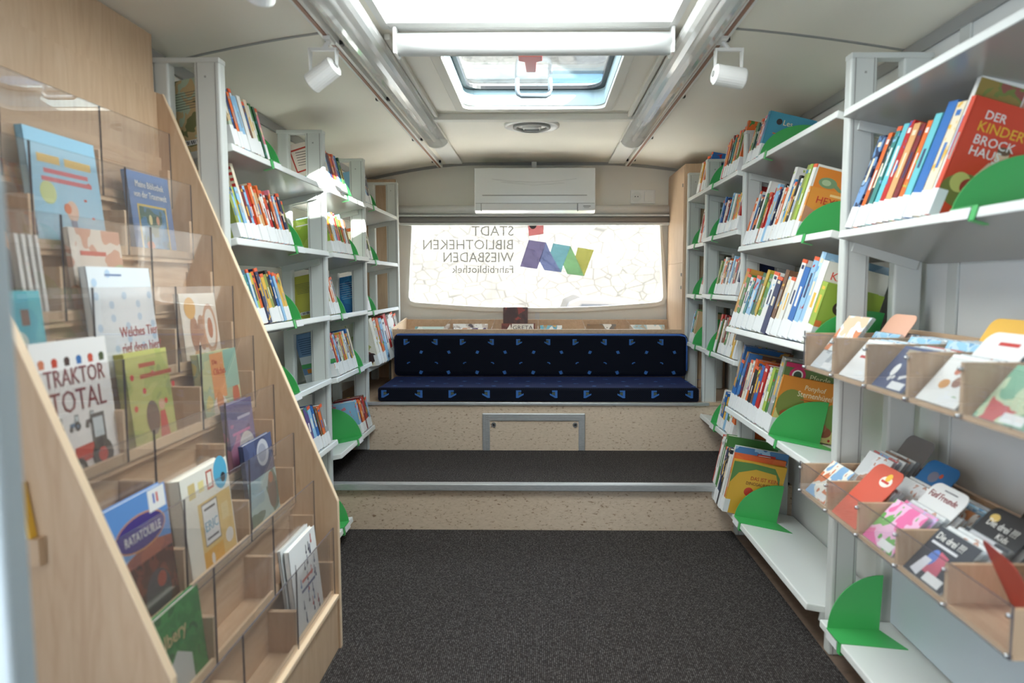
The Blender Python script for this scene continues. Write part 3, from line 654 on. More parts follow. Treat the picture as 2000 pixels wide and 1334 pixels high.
def row(key, k, y0, y1, cols, hr, dep, lean, xs_=None, seed=0, special=None, tw=None, over=0, jitter=1.5, whites=.92):
    """one run of books from the near end y0 to the far end y1"""
    s = 1 if key[0] == 'R' else -1; D = (RS if s > 0 else LS)[key]; z = D[2][k] + .0026; tl = TILT[key][k]; off = .004 - over; x = (D[3][k] if xs_ is None else xs_) + s * off * math.cos(R(tl)); z -= off * math.sin(R(tl)); lean *= .6
    rnd = random.Random(seed * 77 + k * 7 + sum(map(ord, key))); n = len(cols); special = special or {}
    ws = [tw[i] if tw and i in tw else rnd.uniform(.7, 1.35) for i in range(n)]
    fixed = sum(w for i, w in enumerate(ws) if tw and i in tw); free = sum(w for i, w in enumerate(ws) if not (tw and i in tw))
    tot = (y1 - y0) * math.cos(R(lean)) * .965 - fixed
    y = y0
    for i, c in enumerate(cols):
        t = ws[i] if tw and i in tw else ws[i] * tot / max(free, 1e-6)
        sp = special.get(i, {})
        h = sp.get('h', rnd.uniform(*hr)); dd = sp.get('d', dep * rnd.uniform(.92, 1.05)); dd = min(dd, .27)
        size = 'slim' if t < .014 else 'thick' if t > .026 else 'mid-sized'
        lab = '%s %s book, %s from window end, %s shelf, %s' % (size, PAL[c][0], NTH[n - 1 - i], ORD[k], BAY[key])
        if n == 1: lab = '%s %s book alone on the %s shelf, %s' % (size, PAL[c][0], ORD[k], BAY[key])
        book(s, x + s * rnd.uniform(0, .006), y, z, t, h, dd, lean, tl, c, rnd, sp.get('label', lab), 'books on the %s shelf, %s' % (ORD[k], BAY[key]), sp.get('shapes'), sp.get('white', rnd.random() < whites), sp.get('mat'), bare=bool(sp.get('shapes')))
        y += t / math.cos(R(lean)) + (y1 - y0) * .035 / max(n, 1)

W_, K_, RD = (236, 234, 228), (44, 42, 44), (196, 52, 44)
bc = lambda d, h, c: [('rect', .012, h * .12, d * .6, h * .19, (232, 232, 230))] + [('rect', .016 + i * .006, h * .13, .018 + i * .006 + (.002 if i % 3 else 0), h * .18, K_) for i in range(10)] + [('rect', d * .15, h * (.82 - i * .035), d * (.75 - .1 * (i % 3)), h * (.828 - i * .035), (90, 86, 80)) for i in range(7)]
# --- display-rack wall
row('L1', 0, 2.15, 2.43, 'cnobbwmcwgki', (.165, .19), .15, 11, special={0: {'h': .215, 'd': .17, 'mat': art((176, 190, 164), (196, 170, 126), (120, 120, 80), 16, 2), 'shapes': bc(.17, .215, 0)}}, seed=1)
bookend('L1', 0, 2.50, .15)
row('L1', 1, 2.15, 2.62, 'vblbcdbrocaowrxoibonv', (.165, .20), .15, 12, seed=2, special={0: {'h': .155}, 1: {'h': .16}, 2: {'h': .165}, 3: {'h': .165}, 4: {'h': .245, 'd': .17, 'mat': flat((226, 212, 186)), 'shapes': [('rect', .158, .01 + .018 * i, .17, .019 + .018 * i, RD) for i in range(13)] + [('rect', .008 + .018 * i, .233, .017 + .018 * i, .245, RD) for i in range(9)] + [('rect', .09, .06, .14, .11, (60, 50, 48)), ('disc', .115, .085, .018, (206, 96, 70))]}}, tw={4: .022})
bookend('L1', 1, 2.70, .15)
row('L1', 2, 2.15, 2.585, 'brdgotblonwyvxBbyyc', (.165, .195), .15, 12, seed=3, special={1: {'h': .225}, 2: {'h': .22}})
bookend('L1', 2, 2.66, .15)
row('L1', 3, 2.17, 2.5, 'wcwbcww', (.20, .22), .16, 10, seed=4)
bookend('L1', 3, 2.62, .155)
row('L1', 4, 2.45, 2.95, 'obcacyyvpbBmoe', (.17, .20), .155, 10, seed=5)
bookend('L1', 5, 2.965, .175)
row('L2', 0, 3.11, 3.40, 'bbndoibBgk', (.16, .185), .15, 11, seed=6, special={0: {'h': .215, 'mat': flat((230, 216, 204)), 'shapes': [('poly', [(.03, .09), (.13, .10), (.14, .20), (.02, .19)], (186, 62, 48)), ('poly', [(.035, .097), (.123, .106), (.133, .193), (.027, .183)], (230, 216, 204)), ('disc', .085, .045, .055, .03, (110, 190, 190)), ('disc', .085, .045, .05, .026, (216, 226, 218))] + [('rect', .045, .12 + i * .011, .11, .123 + i * .011, (110, 100, 96)) for i in range(6)]}})
bookend('L2', 0, 3.44, .15)
row('L2', 1, 3.11, 3.43, 'loywbirgvobwm', (.165, .195), .15, 11, seed=7, special={0: {'h': .17, 'mat': art((160, 190, 70), (186, 206, 96), None, 12, 1), 'shapes': [('rect', .02, .14, .1, .145, W_)]}})
bookend('L2', 1, 3.51, .15)
row('L2', 2, 3.11, 3.25, 'vwowe', (.17, .20), .15, 11, seed=8, special={0: {'h': .20, 'mat': flat((184, 180, 74)), 'shapes': bc(.15, .2, 0)}})
bookend('L2', 2, 3.31, .155)
row('L2', 3, 3.11, 3.46, 'bwrbxwvoybwnyBc', (.17, .205), .155, 11, seed=9, special={0: {'h': .225, 'mat': flat((112, 146, 186)), 'shapes': [('rect', 0, .0, .16, .035, (222, 226, 226)), ('rect', .02, .04, .15, .06, (220, 140, 50)), ('rect', 0, .065, .16, .085, (70, 160, 90)), ('rect', 0, .085, .16, .12, (206, 214, 220))] + [('rect', .015, .13 + i * .01, .14 - .02 * (i % 3), .133 + i * .01, (44, 70, 110)) for i in range(8)]}})
bookend('L2', 3, 3.53, .155)
bookend('L2', 4, 3.44, .165)
row('L2', 4, 3.47, 3.70, 'bdoodrmb', (.16, .19), .15, 10, seed=10, special={0: {'d': .17, 'h': .18}})
row('L3', 0, 3.80, 3.95, 'bwbne', (.15, .18), .15, 11, seed=11); bookend('L3', 0, 4.02, .14)
row('L3', 1, 3.80, 3.95, 'conpvw', (.16, .19), .15, 11, seed=12); bookend('L3', 1, 4.05, .14)
row('L3', 2, 3.80, 3.89, 'Bomw', (.17, .20), .15, 11, seed=13, special={0: {'h': .21, 'mat': art((48, 118, 178), (60, 140, 196), (40, 90, 150), 14, 1), 'shapes': [('rect', .02, .09 + i * .012, .12, .092 + i * .012, (190, 215, 230)) for i in range(8)]}}); bookend('L3', 2, 3.97, .14)
row('L3', 3, 3.80, 4.48, 'wwobwrwwwe', (.24, .275), .25, 12, seed=14, over=.07, special={0: {'h': .265, 'd': .24, 'mat': art((226, 222, 206), (230, 226, 212), (180, 184, 110), 9, 3), 'shapes': [('disc', .18, .05, .04, (120, 70, 60)), ('disc', .21, .05, .025, (60, 44, 44)), ('rect', .15, .12, .18, .17, (240, 240, 238)), ('rect', .155, .125, .16, .165, K_), ('rect', .165, .125, .17, .165, K_)]}})
# --- disc-tray wall
kb = [('text', 'DER', .030, .20, .024, W_), ('text', 'KINDER', .024, .176, .028, (232, 186, 56)), ('text', 'BROCK', .026, .152, .026, W_), ('text', 'HAUS', .026, .130, .026, W_),
      ('disc', .066, .03, .05, .034, (120, 120, 62)), ('disc', .05, .045, .02, (196, 190, 110)), ('disc', .085, .03, .02, (196, 190, 110)), ('disc', .068, .04, .016, (160, 60, 50)), ('poly', [(.085, .02), (.115, .02), (.118, .062), (.088, .062)], (70, 112, 160)), ('poly', [(.086, .06), (.122, .06), (.118, .098), (.094, .098)], (226, 214, 200)),
      ('rect', .087, .066, .121, .070, RD), ('rect', .089, .076, .12, .080, RD), ('rect', .091, .086, .119, .090, RD), ('poly', [(.072, .062), (.079, .058), (.098, .092), (.09, .094)], (226, 190, 160)), ('disc', .108, .112, .0135, .016, (232, 196, 164)), ('disc', .108, .122, .013, .008, (110, 84, 64)), ('disc', .17, .135, .014, .008, (232, 178, 70))]
kb = [(q[0], q[1], q[2] * 1.12, q[3] * 1.14, q[4] * 1.1, q[5]) if q[0] == 'text' else ('poly', [(a * 1.12, b * 1.14) for a, b in q[1]], q[2]) if q[0] == 'poly' else (q[0],) + tuple(v * 1.13 for v in q[1:-1]) + (q[-1],) for q in kb]
kb = [q if q[0] == 'text' else ('poly', [(a - .018, b + .035) for a, b in q[1]], q[2]) if q[0] == 'poly' else ('rect', q[1] - .018, q[2] + .035, q[3] - .018, q[4] + .035, q[5]) if q[0] == 'rect' else (q[0], q[1] - .018, q[2] + .035) + tuple(q[3:]) for q in kb]
ph = [('rect', .0, .235, .105, .315, art((150, 128, 70), (120, 130, 70), (150, 90, 80), 26, 1)), ('rect', .108, .235, .215, .315, art((196, 150, 128), (176, 120, 100), (120, 90, 80), 26, 2)), ('rect', 0, .19, .215, .232, (58, 158, 204)), ('rect', 0.0300, 0.2054, 0.1400, 0.2130, W_)]
row('R1', 1, 1.595, 2.03, 'rwcBqodarqtxob', (.245, .285), .20, 13, seed=21, tw={0: .020, 1: .018, 7: .034}, whites=1, special={0: {'h': .27, 'd': .23, 'mat': flat((210, 70, 44)), 'shapes': [tuple(q) for q in kb], 'label': 'large red encyclopedia with a boy in a striped jumper, above the disc trays'},
    1: {'h': .325, 'd': .225, 'shapes': ph, 'label': 'tall white book with photographs and a blue band behind the red encyclopedia'},
    7: {'h': .26, 'd': .18, 'mat': flat((214, 160, 104)), 'shapes': [('text', 'Rei', .02, .03, .04, (80, 70, 90)), ('text', 'Stephen', .02, .22, .02, (130, 100, 80)), ('disc', .07, .10, .03, (150, 140, 136)), ('disc', .06, .09, .014, (190, 60, 50)), ('disc', .085, .12, .016, (110, 104, 104)), ('poly', [(.03, .06), (.08, .09), (.07, .1), (.025, .07)], (140, 130, 126))]},
    13: {'mat': art((112, 150, 196), (40, 52, 84), (150, 180, 210), 20, 2)}})
bookend('R1', 1, 1.50, .215, .175)
bookend('R1', 2, 1.99, .155, .17)
row('R2', 0, 2.86, 3.045, 'Bionkgo', (.15, .18), .19, 12, seed=22, special={0: {'h': .185, 'mat': flat((70, 150, 178)), 'shapes': [('text', 'Les', .06, .14, .03, (240, 226, 190)), ('disc', .045, .15, .012, (60, 50, 50)), ('rect', .03, .10, .13, .105, (226, 120, 70))]}})
bookend('R2', 0, 2.82, .20, .16)
row('R2', 1, 2.41, 3.04, 'oolvwxyBwowxnbbrrmgwxBwo', (.20, .235), .19, 13, seed=23, special={
    0: {'h': .175, 'd': .17, 'mat': flat((224, 146, 58)), 'shapes': [('text', 'HEXE', .028, .125, .034, RD), ('text', 'L', .135, .125, .034, (44, 80, 90)), ('rect', .07, .155, .12, .163, (236, 200, 140)), ('poly', [(0, 0), (.06, 0), (.06, .09), (0, .11)], (196, 140, 110)), ('disc', .06, .06, .04, (186, 206, 210))], 'label': 'short orange book with a red handwritten title behind the bookend, wide bay'},
    1: {'h': .255, 'd': .20, 'mat': flat((232, 230, 222)), 'shapes': [('rect', .008, .008, .2, .247, (222, 132, 48)), ('disc', .055, .20, .032, .018, (120, 150, 110)), ('poly', [(.08, .205), (.14, .165), (.135, .16), (.07, .195)], (120, 150, 110)), ('disc', .05, .20, .016, .010, (170, 190, 150)), ('disc', .165, .19, .02, .04, (180, 140, 60)), ('disc', .16, .16, .03, .016, (140, 190, 196)), ('rect', .13, .235, .165, .238, (120, 70, 30))], 'label': 'orange picture book with a green creature and a white border, wide bay'},
    2: {'h': .26, 'd': .21}, 3: {'h': .262}, 7: {'h': .225, 'd': .18, 'mat': art((44, 122, 186), (60, 150, 205), (170, 200, 214), 7, 1), 'shapes': [('text', 'S', .05, .14, .06, RD), ('disc', .05, .06, .02, (120, 70, 60)), ('rect', 0, 0, .18, .03, (216, 190, 150))]}, 8: {'h': .275, 'd': .21}, 19: {'h': .265, 'd': .20, 'shapes': [('text', 'O', .04, .16, .06, (220, 110, 50))]}, 20: {'mat': art((40, 38, 40), (220, 120, 70), (44, 80, 120), 12, 2)}})
bookend('R2', 1, 2.385, .20, .165)
row('R2', 2, 2.15, 3.05, 'lwbbBwwcmnwgbkbtwgh', (.215, .24), .20, 14, seed=24, tw={18: .045, 2: .04, 3: .045}, special={
    0: {'h': .20, 'd': .18, 'mat': flat((150, 174, 66)), 'shapes': [('disc', .10, .13, .022, (60, 44, 36)), ('disc', .06, .13, .022, (60, 44, 36)), ('disc', .06, .135, .012, W_), ('rect', .045, .07, .075, .09, (226, 206, 140)), ('rect', 0, .0, .02, .08, (226, 120, 60))], 'label': 'lime green picture book with dark round eyes behind the bookend, third shelf'},
    1: {'h': .27, 'd': .20, 'mat': flat((230, 228, 216)), 'shapes': [('text', 'KÄR', .018, .215, .036, (216, 72, 50)), ('text', 'KO', .014, .172, .04, (96, 186, 216)), ('text', 'eure', .014, .15, .014, (90, 90, 90)), ('poly', [(.03, .07), (.04, .06), (.06, .07), (.064, .10), (.056, .08)], (90, 40, 36)), ('rect', .07, .0, .085, .09, (226, 120, 60))], 'label': 'cream picture book with red and blue capitals beside the lime green one'},
    2: {'h': .30, 'd': .22, 'mat': art((150, 190, 220), (186, 214, 234), (60, 140, 200), 8, 1), 'shapes': [('rect', .05, .19, .055, .26, (216, 60, 60)), ('rect', .05, .255, .09, .26, (216, 60, 60)), ('rect', .05, .222, .085, .227, (216, 60, 60)), ('rect', .02, .06, .16, .12, (60, 150, 205))]}, 3: {'h': .285}, 4: {'h': .25}, 5: {'h': .28, 'shapes': [('disc', .03, .06, .025, (206, 60, 50)), ('rect', .02, .25, .05, .262, (120, 110, 110))]}, 8: {'h': .245}, 12: {'h': .25, 'mat': art((206, 170, 60), (190, 160, 60), (70, 120, 130), 10, 2)}, 18: {'h': .26, 'mat': flat((198, 144, 64)), 'white': True}})
bookend('R2', 2, 2.125, .20, .15)
row('R2', 3, 2.50, 3.05, 'ogeglwrBmxowcdwBh', (.215, .245), .21, 13, seed=25, tw={0: .012, 1: .014}, special={
    0: {'h': .225, 'd': .24, 'mat': flat((214, 134, 46)), 'shapes': [('rect', 0, 0, .24, .10, (216, 204, 130)), ('disc', .05, .12, .05, .06, (120, 130, 60)), ('disc', .205, .09, .032, .06, (120, 150, 74)), ('disc', .05, .085, .03, .016, (176, 96, 56)), ('disc', .20, .04, .026, .02, (160, 90, 60)), ('disc', .19, .055, .014, .016, (176, 110, 76)), ('disc', .225, .012, .005, RD), ('text', 'Ponyhof', .085, .185, .026, (240, 226, 190), 'LEFT', .9), ('text', 'Sternenhügel', .065, .158, .030, (240, 226, 190), 'LEFT', .82), ('rect', .08, .145, .16, .149, (180, 90, 40))], 'label': 'orange pony picture book facing the aisle behind the bookend, fourth shelf'},
    1: {'h': .275, 'd': .235, 'mat': flat((96, 118, 66)), 'shapes': [('rect', 0, .258, .235, .275, (196, 44, 92)), ('disc', .05, .232, .03, (200, 50, 100)), ('disc', .05, .232, .02, W_), ('disc', .05, .232, .015, (60, 80, 60)), ('text', 'Pferde', .095, .222, .03, (220, 214, 170))], 'label': 'green horse book with a pink band behind the orange pony book'},
    2: {'h': .285, 'd': .23}, 16: {'h': .285, 'mat': art((60, 110, 170), (200, 150, 80), (110, 70, 50), 9, 1)}, 14: {'h': .26, 'mat': art((70, 120, 180), (120, 84, 66), (196, 146, 80), 9, 2)}})
bookend('R2', 3, 2.475, .19, .155)
row('R2', 4, 2.925, 3.17, 'yobwxnwgwr', (.24, .27), .235, 10, seed=26, over=.055, tw={0: .014, 1: .012, 2: .014}, special={
    0: {'h': .245, 'd': .23, 'mat': flat((222, 172, 58)), 'shapes': [('poly', [(0, .14), (.03, .19), (.10, .215), (.19, .205), (.215, .15), (.21, .19), (.18, .232), (.08, .24), (0, .238)], (92, 136, 74)), ('text', 'DAS IST KEIN', .085, .165, .024, (190, 66, 46), 'LEFT', .85), ('text', 'DINOSAURIER', .07, .142, .02, (120, 70, 44), 'LEFT', .85), ('disc', .09, .11, .02, (200, 64, 48)), ('disc', .20, .06, .014, .008, W_), ('rect', .19, .10, .22, .102, (150, 110, 50))], 'label': 'yellow dinosaur picture book facing the aisle, bottom shelf of the wide bay'},
    1: {'h': .27, 'd': .225, 'mat': art((226, 116, 60), (222, 104, 56), None, 10, 1), 'label': 'orange picture book just behind the yellow dinosaur book'}, 2: {'h': .30, 'd': .235, 'mat': flat((226, 228, 226)), 'shapes': [('rect', 0, .25, .235, .30, art((80, 130, 180), (160, 196, 220), (60, 110, 160), 10, 2)), ('rect', .10, .265, .18, .28, RD), ('rect', 0.1050, 0.2694, 0.1590, 0.2740, W_)], 'label': 'tall white and blue picture book with a red title tag, bottom shelf'}, 7: {'h': .315, 'd': .235}, 8: {'h': .295, 'd': .20}, 9: {'h': .30}})
bookend('R2', 4, 2.90, .185, .165)
for k, (cols, ya, yb, hr) in enumerate((('ogvmoytxdorb', 3.14, 3.45, (.17, .20)), ('rwyogwtbdwnBb', 3.14, 3.52, (.16, .19)), ('nwmrwbdwxowgv', 3.14, 3.53, (.16, .19)), ('wyhwwwgrmwdgwr', 3.14, 3.53, (.16, .20)), ('owgbyBw', 3.14, 3.42, (.15, .19)))):
    row('R3', k, ya, yb, cols, hr, .155, 11, seed=30 + k, special={0: {'h': hr[1] + .02}})
    bookend('R3', k, 3.62 if k != 4 else 3.50, .16)
row('R4', 0, 3.83, 4.05, 'Bnowoywc', (.165, .19), .155, 11, seed=40, special={0: {'h': .20, 'd': .19}})
row('R4', 1, 3.83, 3.98, 'gwborw', (.17, .19), .155, 11, seed=41); bookend('R4', 1, 4.10, .15)
row('R4', 2, 3.83, 3.91, 'wwoe', (.18, .20), .155, 11, seed=42); bookend('R4', 2, 4.06, .15)
row('R4', 3, 4.06, 4.16, 'cgb', (.185, .20), .16, 11, seed=43, special={0: {'mat': flat((206, 172, 130))}}); bookend('R4', 3, 4.03, .16)

# ------------------------------------------------------------------ picture-book display rack
dr = thing('display_rack', (-.9, 1.59, 0), 'stepped beech picture-book rack with clear acrylic fronts', 'display rack')
Y0, Y1 = 1.12, 2.06; CB = [Y0, 1.41, 1.735, Y1]
side = [(-1.138, .0), (-.631, .0), (-.631, .482), (-1.12, 1.715), (-1.138, 1.721)]
for y in (Y0 - .018, Y1):
    o = MB().prism(side, 'y', y, y + .018).build('side_panel', 'beech', dr, bevel=.0015)
    MB().prism([(-.6305, 0), (-.6285, 0), (-.6285, .4825), (-1.118, 1.7165), (-1.12, 1.7155), (-.6305, .482)], 'y', y, y + .018).build('edge_band', 'beechedge', o)
bx(-1.141, -1.136, Y0, Y1, 0, 1.72).build('back_panel', 'beech', dr)
bx(-.652, -.636, Y0, Y1, 0.005, .176).build('base_panel', 'beech', dr)
bx(-.656, -.630, Y0, Y1, .172, .186).build('base_lip', 'beechedge', dr, bevel=.002)
TX = lambda k: -1.101 + .0574 * (k - 1)
TZ = lambda k: 1.60 - .15 * (k - 1)
for k in range(1, 10):
    x, zt = TX(k), TZ(k); zb = zt - .22
    bx(max(x - .082, -1.136), x - .004, Y0, Y1, zb - .012, zb).build('tier_floor', 'beechflat', dr)
    bx(max(x - .086, -1.137), max(x - .078, -1.13), Y0, Y1, zb, zb + .15).build('tier_back', 'beechflat', dr)
    bx(x - .010, x - .003, Y0, Y1, zb, zb + .022).build('tier_lip', 'beechedge', dr)
    for i, y in enumerate(CB):
        ya = y - .008 if 0 < i < 3 else (y if i == 0 else y - .014)
        o = bx(max(x - .08, -1.136), x - .004, ya, ya + .016 - (0 if 0 < i < 3 else .002), zb, zb + .112).build('divider', 'beech', dr)
        bx(x - .0045, x - .0035, ya, ya + .016 - (0 if 0 < i < 3 else .002), zb, zb + .1125).build('edge_band', 'beechedge', o)
    for i in range(3):
        mb = MB(); ya, yb = CB[i] + .0015, CB[i + 1] - .0015
        mb.box(x - .003, x, ya, yb, zb, zt)
        o = mb.build('acrylic_front', ['acrylic', 'acryledge'], dr)
        for p in o.data.polygons:
            if abs(p.normal.x) < .5: p.material_index = 1
RC = 'picture books in the display rack'
def rbook(k, y, w, h, t, mat, lab, shapes, lean=5.5, back=.012, edge=None, z=0, name='picture_book'):
    x = TX(k) - back; zb = TZ(k) - .22 + .001 + z
    mb = MB().box(-.0015, 0, 0, w, 0, h); mb.box(-t, -t + .0015, 0, w, 0, h); mb.box(-t, 0, 0, .0015, 0, h)
    o = mb.build(name, [mat if not isinstance(mat, tuple) else flat(mat)], local=True)
    o.location = (x, y, zb); o.rotation_euler = (0, R(-lean), 0); WL[o.name] = Vector((x, y, zb))
    bx(-t + .0015, -.0015, .0015, w - .003, .003, h - .003).build('pages', 'paper', o, local=True)
    cover_art(o, (0, 0, 0), (0, 1, 0), (0, 0, 1), (1, 0, 0), shapes)
    tag(o, lab, 'picture book', RC); return o
def tractor(x, z, s, c=(196, 56, 44)):
    return [('poly', [(x, z + .2 * s), (x + .5 * s, z + .25 * s), (x + .5 * s, z + .5 * s), (x + .05 * s, z + .48 * s)], c), ('rect', x + .5 * s, z + .25 * s, x + .85 * s, z + .95 * s, (70, 66, 68)), ('rect', x + .55 * s, z + .55 * s, x + .8 * s, z + .88 * s, (196, 206, 210)),
            ('disc', x + .12 * s, z + .14 * s, .16 * s, K_), ('disc', x + .12 * s, z + .14 * s, .07 * s, (150, 146, 140)), ('disc', x + .7 * s, z + .24 * s, .27 * s, K_), ('disc', x + .7 * s, z + .24 * s, .12 * s, c)]
MR = (128, 36, 46)
sm = []
for i, c in enumerate(((196, 120, 90), (190, 70, 50), (80, 60, 56), (60, 110, 170), (196, 80, 60), (80, 90, 60))): sm += [('disc', .025 + .034 * i, .232, .008, .007, c), ('rect', .018 + .034 * i, .222, .032 + .034 * i, .230, c)]
for i, c in enumerate(((206, 110, 60), (90, 120, 150), (100, 90, 90))): sm += tractor(.03 + .045 * i, .095, .032, c)
rbook(5, 1.19, .215, .27, .022, (230, 228, 226), 'white tractor book with dark red capitals on its cover, display rack', sm + [('text', 'TRAKTOR', .112, .185, .047, MR, 'CENTER', .80), ('text', 'TOTAL', .112, .133, .061, MR, 'CENTER', .83)] + tractor(.02, .075, .03, (120, 90, 80)) + tractor(.075, .005, .12), lean=5)
rbook(7, 1.20, .20, .262, .014, art((98, 146, 208), (120, 165, 220), (150, 186, 228), 6, 1), 'blue and brown film picture book with a purple oval title, display rack', [('rect', 0, 0, .20, .13, art((84, 48, 40), (120, 62, 46), (60, 40, 40), 22, 3)), ('poly', [(0, .13), (.20, .13), (.20, .15), (.12, .165), (.05, .15)], art((170, 100, 80), (150, 90, 80), None, 20, 1)), ('disc', .10, .19, .085, .036, (214, 150, 90)), ('disc', .10, .19, .082, .033, (72, 58, 130)), ('text', 'RATATOUILLE', .105, .176, .026, W_, 'CENTER', .74), ('rect', .135, .215, .195, .26, (234, 234, 232)), ('rect', .152, .23, .158, .25, (60, 90, 180)), ('rect', .164, .23, .170, .25, (200, 60, 50)), ('disc', .13, .05, .045, .05, (70, 66, 72)), ('disc', .145, .075, .016, (160, 70, 54))])
sp = [('disc', random.Random(5).uniform(0, 1) * 0 + .02 + .05 * (i % 5), .03 + .05 * (i // 5) + .02 * (i % 2), .009, (186, 208, 228)) for i in range(22)]
rbook(4, 1.445, .235, .265, .016, (226, 232, 236), 'large white picture book with pale blue spots and red title, middle column', sp + [('rect', .06, .245, .12, .249, (110, 130, 170)), ('text', 'Welches Tier', .085, .105, .034, (176, 62, 62), 'LEFT', .8), ('text', 'rief denn hier?', .085, .068, .034, (176, 62, 62), 'LEFT', .8), ('rect', .10, .058, .20, .061, (196, 110, 110))])
rbook(2, 1.44, .23, .26, .016, (150, 196, 220), 'pale blue picture book with yellow and red title lines, display rack', [('rect', .03, .19, .10, .208, (222, 186, 110)), ('rect', .115, .19, .205, .208, (222, 186, 110)), ('rect', .045, .168, .19, .178, (200, 96, 108)), ('rect', .035, .150, .20, .160, (200, 96, 108)), ('disc', .05, .125, .025, (196, 206, 140)), ('disc', .12, .09, .02, .024, (214, 180, 160)), ('disc', .105, .095, .012, (206, 110, 70)), ('rect', .10, .0, .15, .04, (230, 230, 226)), ('rect', .11, .04, .13, .07, (90, 100, 140))] + [('disc', .17 + .02 * (i % 2), .04 + .04 * i, .006, .003, (190, 80, 80)) for i in range(4)])
rbook(2, 1.79, .20, .225, .014, (84, 120, 170), 'mid blue picture book with white title and framed night scene', [('text', 'Meine Bibliothek', .10, .185, .025, W_, 'CENTER', .8), ('text', 'von der Traumwelt', .10, .158, .025, W_, 'CENTER', .8), ('rect', .03, .0, .17, .14, (206, 176, 90)), ('rect', .036, .0, .164, .134, art((60, 96, 84), (60, 120, 160), (80, 146, 190), 14, 1)), ('disc', .085, .10, .008, .014, (222, 206, 150)), ('disc', .12, .10, .008, .012, (206, 150, 120)), ('disc', .07, .03, .018, .012, (196, 110, 80))])
rbook(3, 1.47, .18, .20, .012, art((222, 214, 204), (206, 160, 140), (176, 190, 150), 9, 2), 'pale pinkish picture book with soft green patches, middle column', [('rect', .03, .14, .12, .15, (200, 100, 90))])
rbook(3, 1.13, .17, .22, .014, art((206, 84, 40), (226, 150, 60), (60, 40, 40), 8, 1), 'orange and dark picture book at the edge of the third tier', [])
for i in range(4): rbook(3, 1.315 + i * .018, .010, .175, .03, (226, 226, 224), 'thin white booklet edge number %s beside the orange dark picture book' % NTH[i], [], name='booklet')
rbook(4, 1.135, .165, .215, .014, art((96, 184, 196), (80, 170, 190), (60, 150, 170), 7, 2), 'turquoise picture book with a white banner at the rack edge', [('disc', .09, .12, .03, .022, (196, 206, 200)), ('disc', .085, .115, .014, (206, 110, 100)), ('poly', [(.03, .05), (.15, .08), (.15, .105), (.03, .075)], (230, 232, 230)), ('rect', .06, .15, .08, .19, (130, 100, 90)), ('rect', .11, .15, .13, .18, (130, 100, 90))])
rbook(4, 1.80, .20, .20, .014, art((226, 218, 204), (230, 224, 214), (206, 150, 90), 9, 3), 'cream picture book with brown animal ears and a curled ring', [('disc', .06, .09, .022, .05, (170, 124, 100)), ('disc', .10, .09, .022, .05, (176, 134, 110)), ('disc', .15, .10, .04, .07, (196, 150, 120)), ('disc', .15, .10, .03, .055, (230, 224, 214)), ('disc', .15, .10, .015, .03, (180, 110, 80)), ('disc', .05, .16, .03, (222, 170, 90))])
rbook(5, 1.46, .17, .225, .022, art((186, 184, 112), (170, 176, 100), (150, 160, 96), 10, 1), 'yellow green pony picture book with red hearts, middle column', [('disc', .02 + .04 * (i % 5), .10 + .035 * (i % 3), .007, (206, 60, 50)) for i in range(6)] + [('rect', 0.0500, 0.1881, 0.1150, 0.1980, (176, 84, 60)), ('rect', 0.0500, 0.1631, 0.1800, 0.1730, (176, 84, 60)), ('disc', .08, .07, .026, .04, (110, 84, 74)), ('poly', [(.10, .02), (.14, .02), (.13, .08), (.11, .08)], (196, 60, 56)), ('disc', .12, .095, .013, (214, 170, 140)), ('rect', .10, .0, .14, .02, (70, 110, 180))])
rbook(5, 1.775, .22, .19, .02, art((196, 196, 150), (170, 184, 150), (206, 190, 120), 10, 2), 'colourful small picture book with an orange title panel, end column', [('rect', .06, .06, .135, .185, (222, 150, 90)), ('text', 'Die', .07, .155, .02, (190, 60, 44)), ('text', 'Olchis', .07, .125, .028, (196, 60, 44)), ('disc', .19, .05, .022, .04, (206, 96, 60)), ('rect', .14, .08, .22, .19, (140, 186, 170)), ('disc', .09, .03, .04, .04, (216, 206, 196)), ('disc', .09, .05, .02, .03, (206, 130, 70))])
rbook(6, 1.80, .16, .20, .016, art((92, 84, 130), (120, 110, 156), (190, 120, 160), 7, 1), 'purple picture book with a pale owl, end column of the sixth tier', [('rect', .06, .15, .14, .158, (196, 190, 210)), ('disc', .10, .06, .05, .05, (216, 212, 208)), ('disc', .11, .05, .025, .03, (150, 130, 120)), ('rect', .02, .11, .13, .118, (206, 120, 170))])
er = [('rect', .03, .19, .06, .225, (206, 186, 130)), ('rect', .075, .195, .10, .22, (226, 214, 150)), ('rect', .115, .19, .145, .235, (186, 90, 70)), ('rect', .12, .195, .14, .23, (230, 226, 216)), ('disc', .185, .215, .035, .04, (84, 170, 206)), ('disc', .195, .20, .012, K_), ('rect', .06, .0, .22, .17, (222, 190, 120)), ('rect', .06, .0, .155, .055, (222, 168, 60)), ('rect', .075, .065, .15, .165, (120, 110, 100)), ('rect', .078, .068, .147, .162, (226, 228, 230)), ('rect', 0.0858, 0.1468, 0.1383, 0.1525, (100, 100, 110)), ('text', 'ERIC', .112, .098, .034, (110, 170, 200), 'CENTER', .9), ('rect', 0.0840, 0.0777, 0.1400, 0.0830, (90, 90, 100)), ('disc', .19, .055, .02, .018, (226, 226, 224)), ('rect', .165, .10, .20, .14, (226, 206, 150)), ('disc', .10, .03, .008, .014, (226, 226, 224))]
rbook(7, 1.455, .225, .245, .03, (230, 228, 218), 'white and yellow picture book with framed drawings, middle column', er)
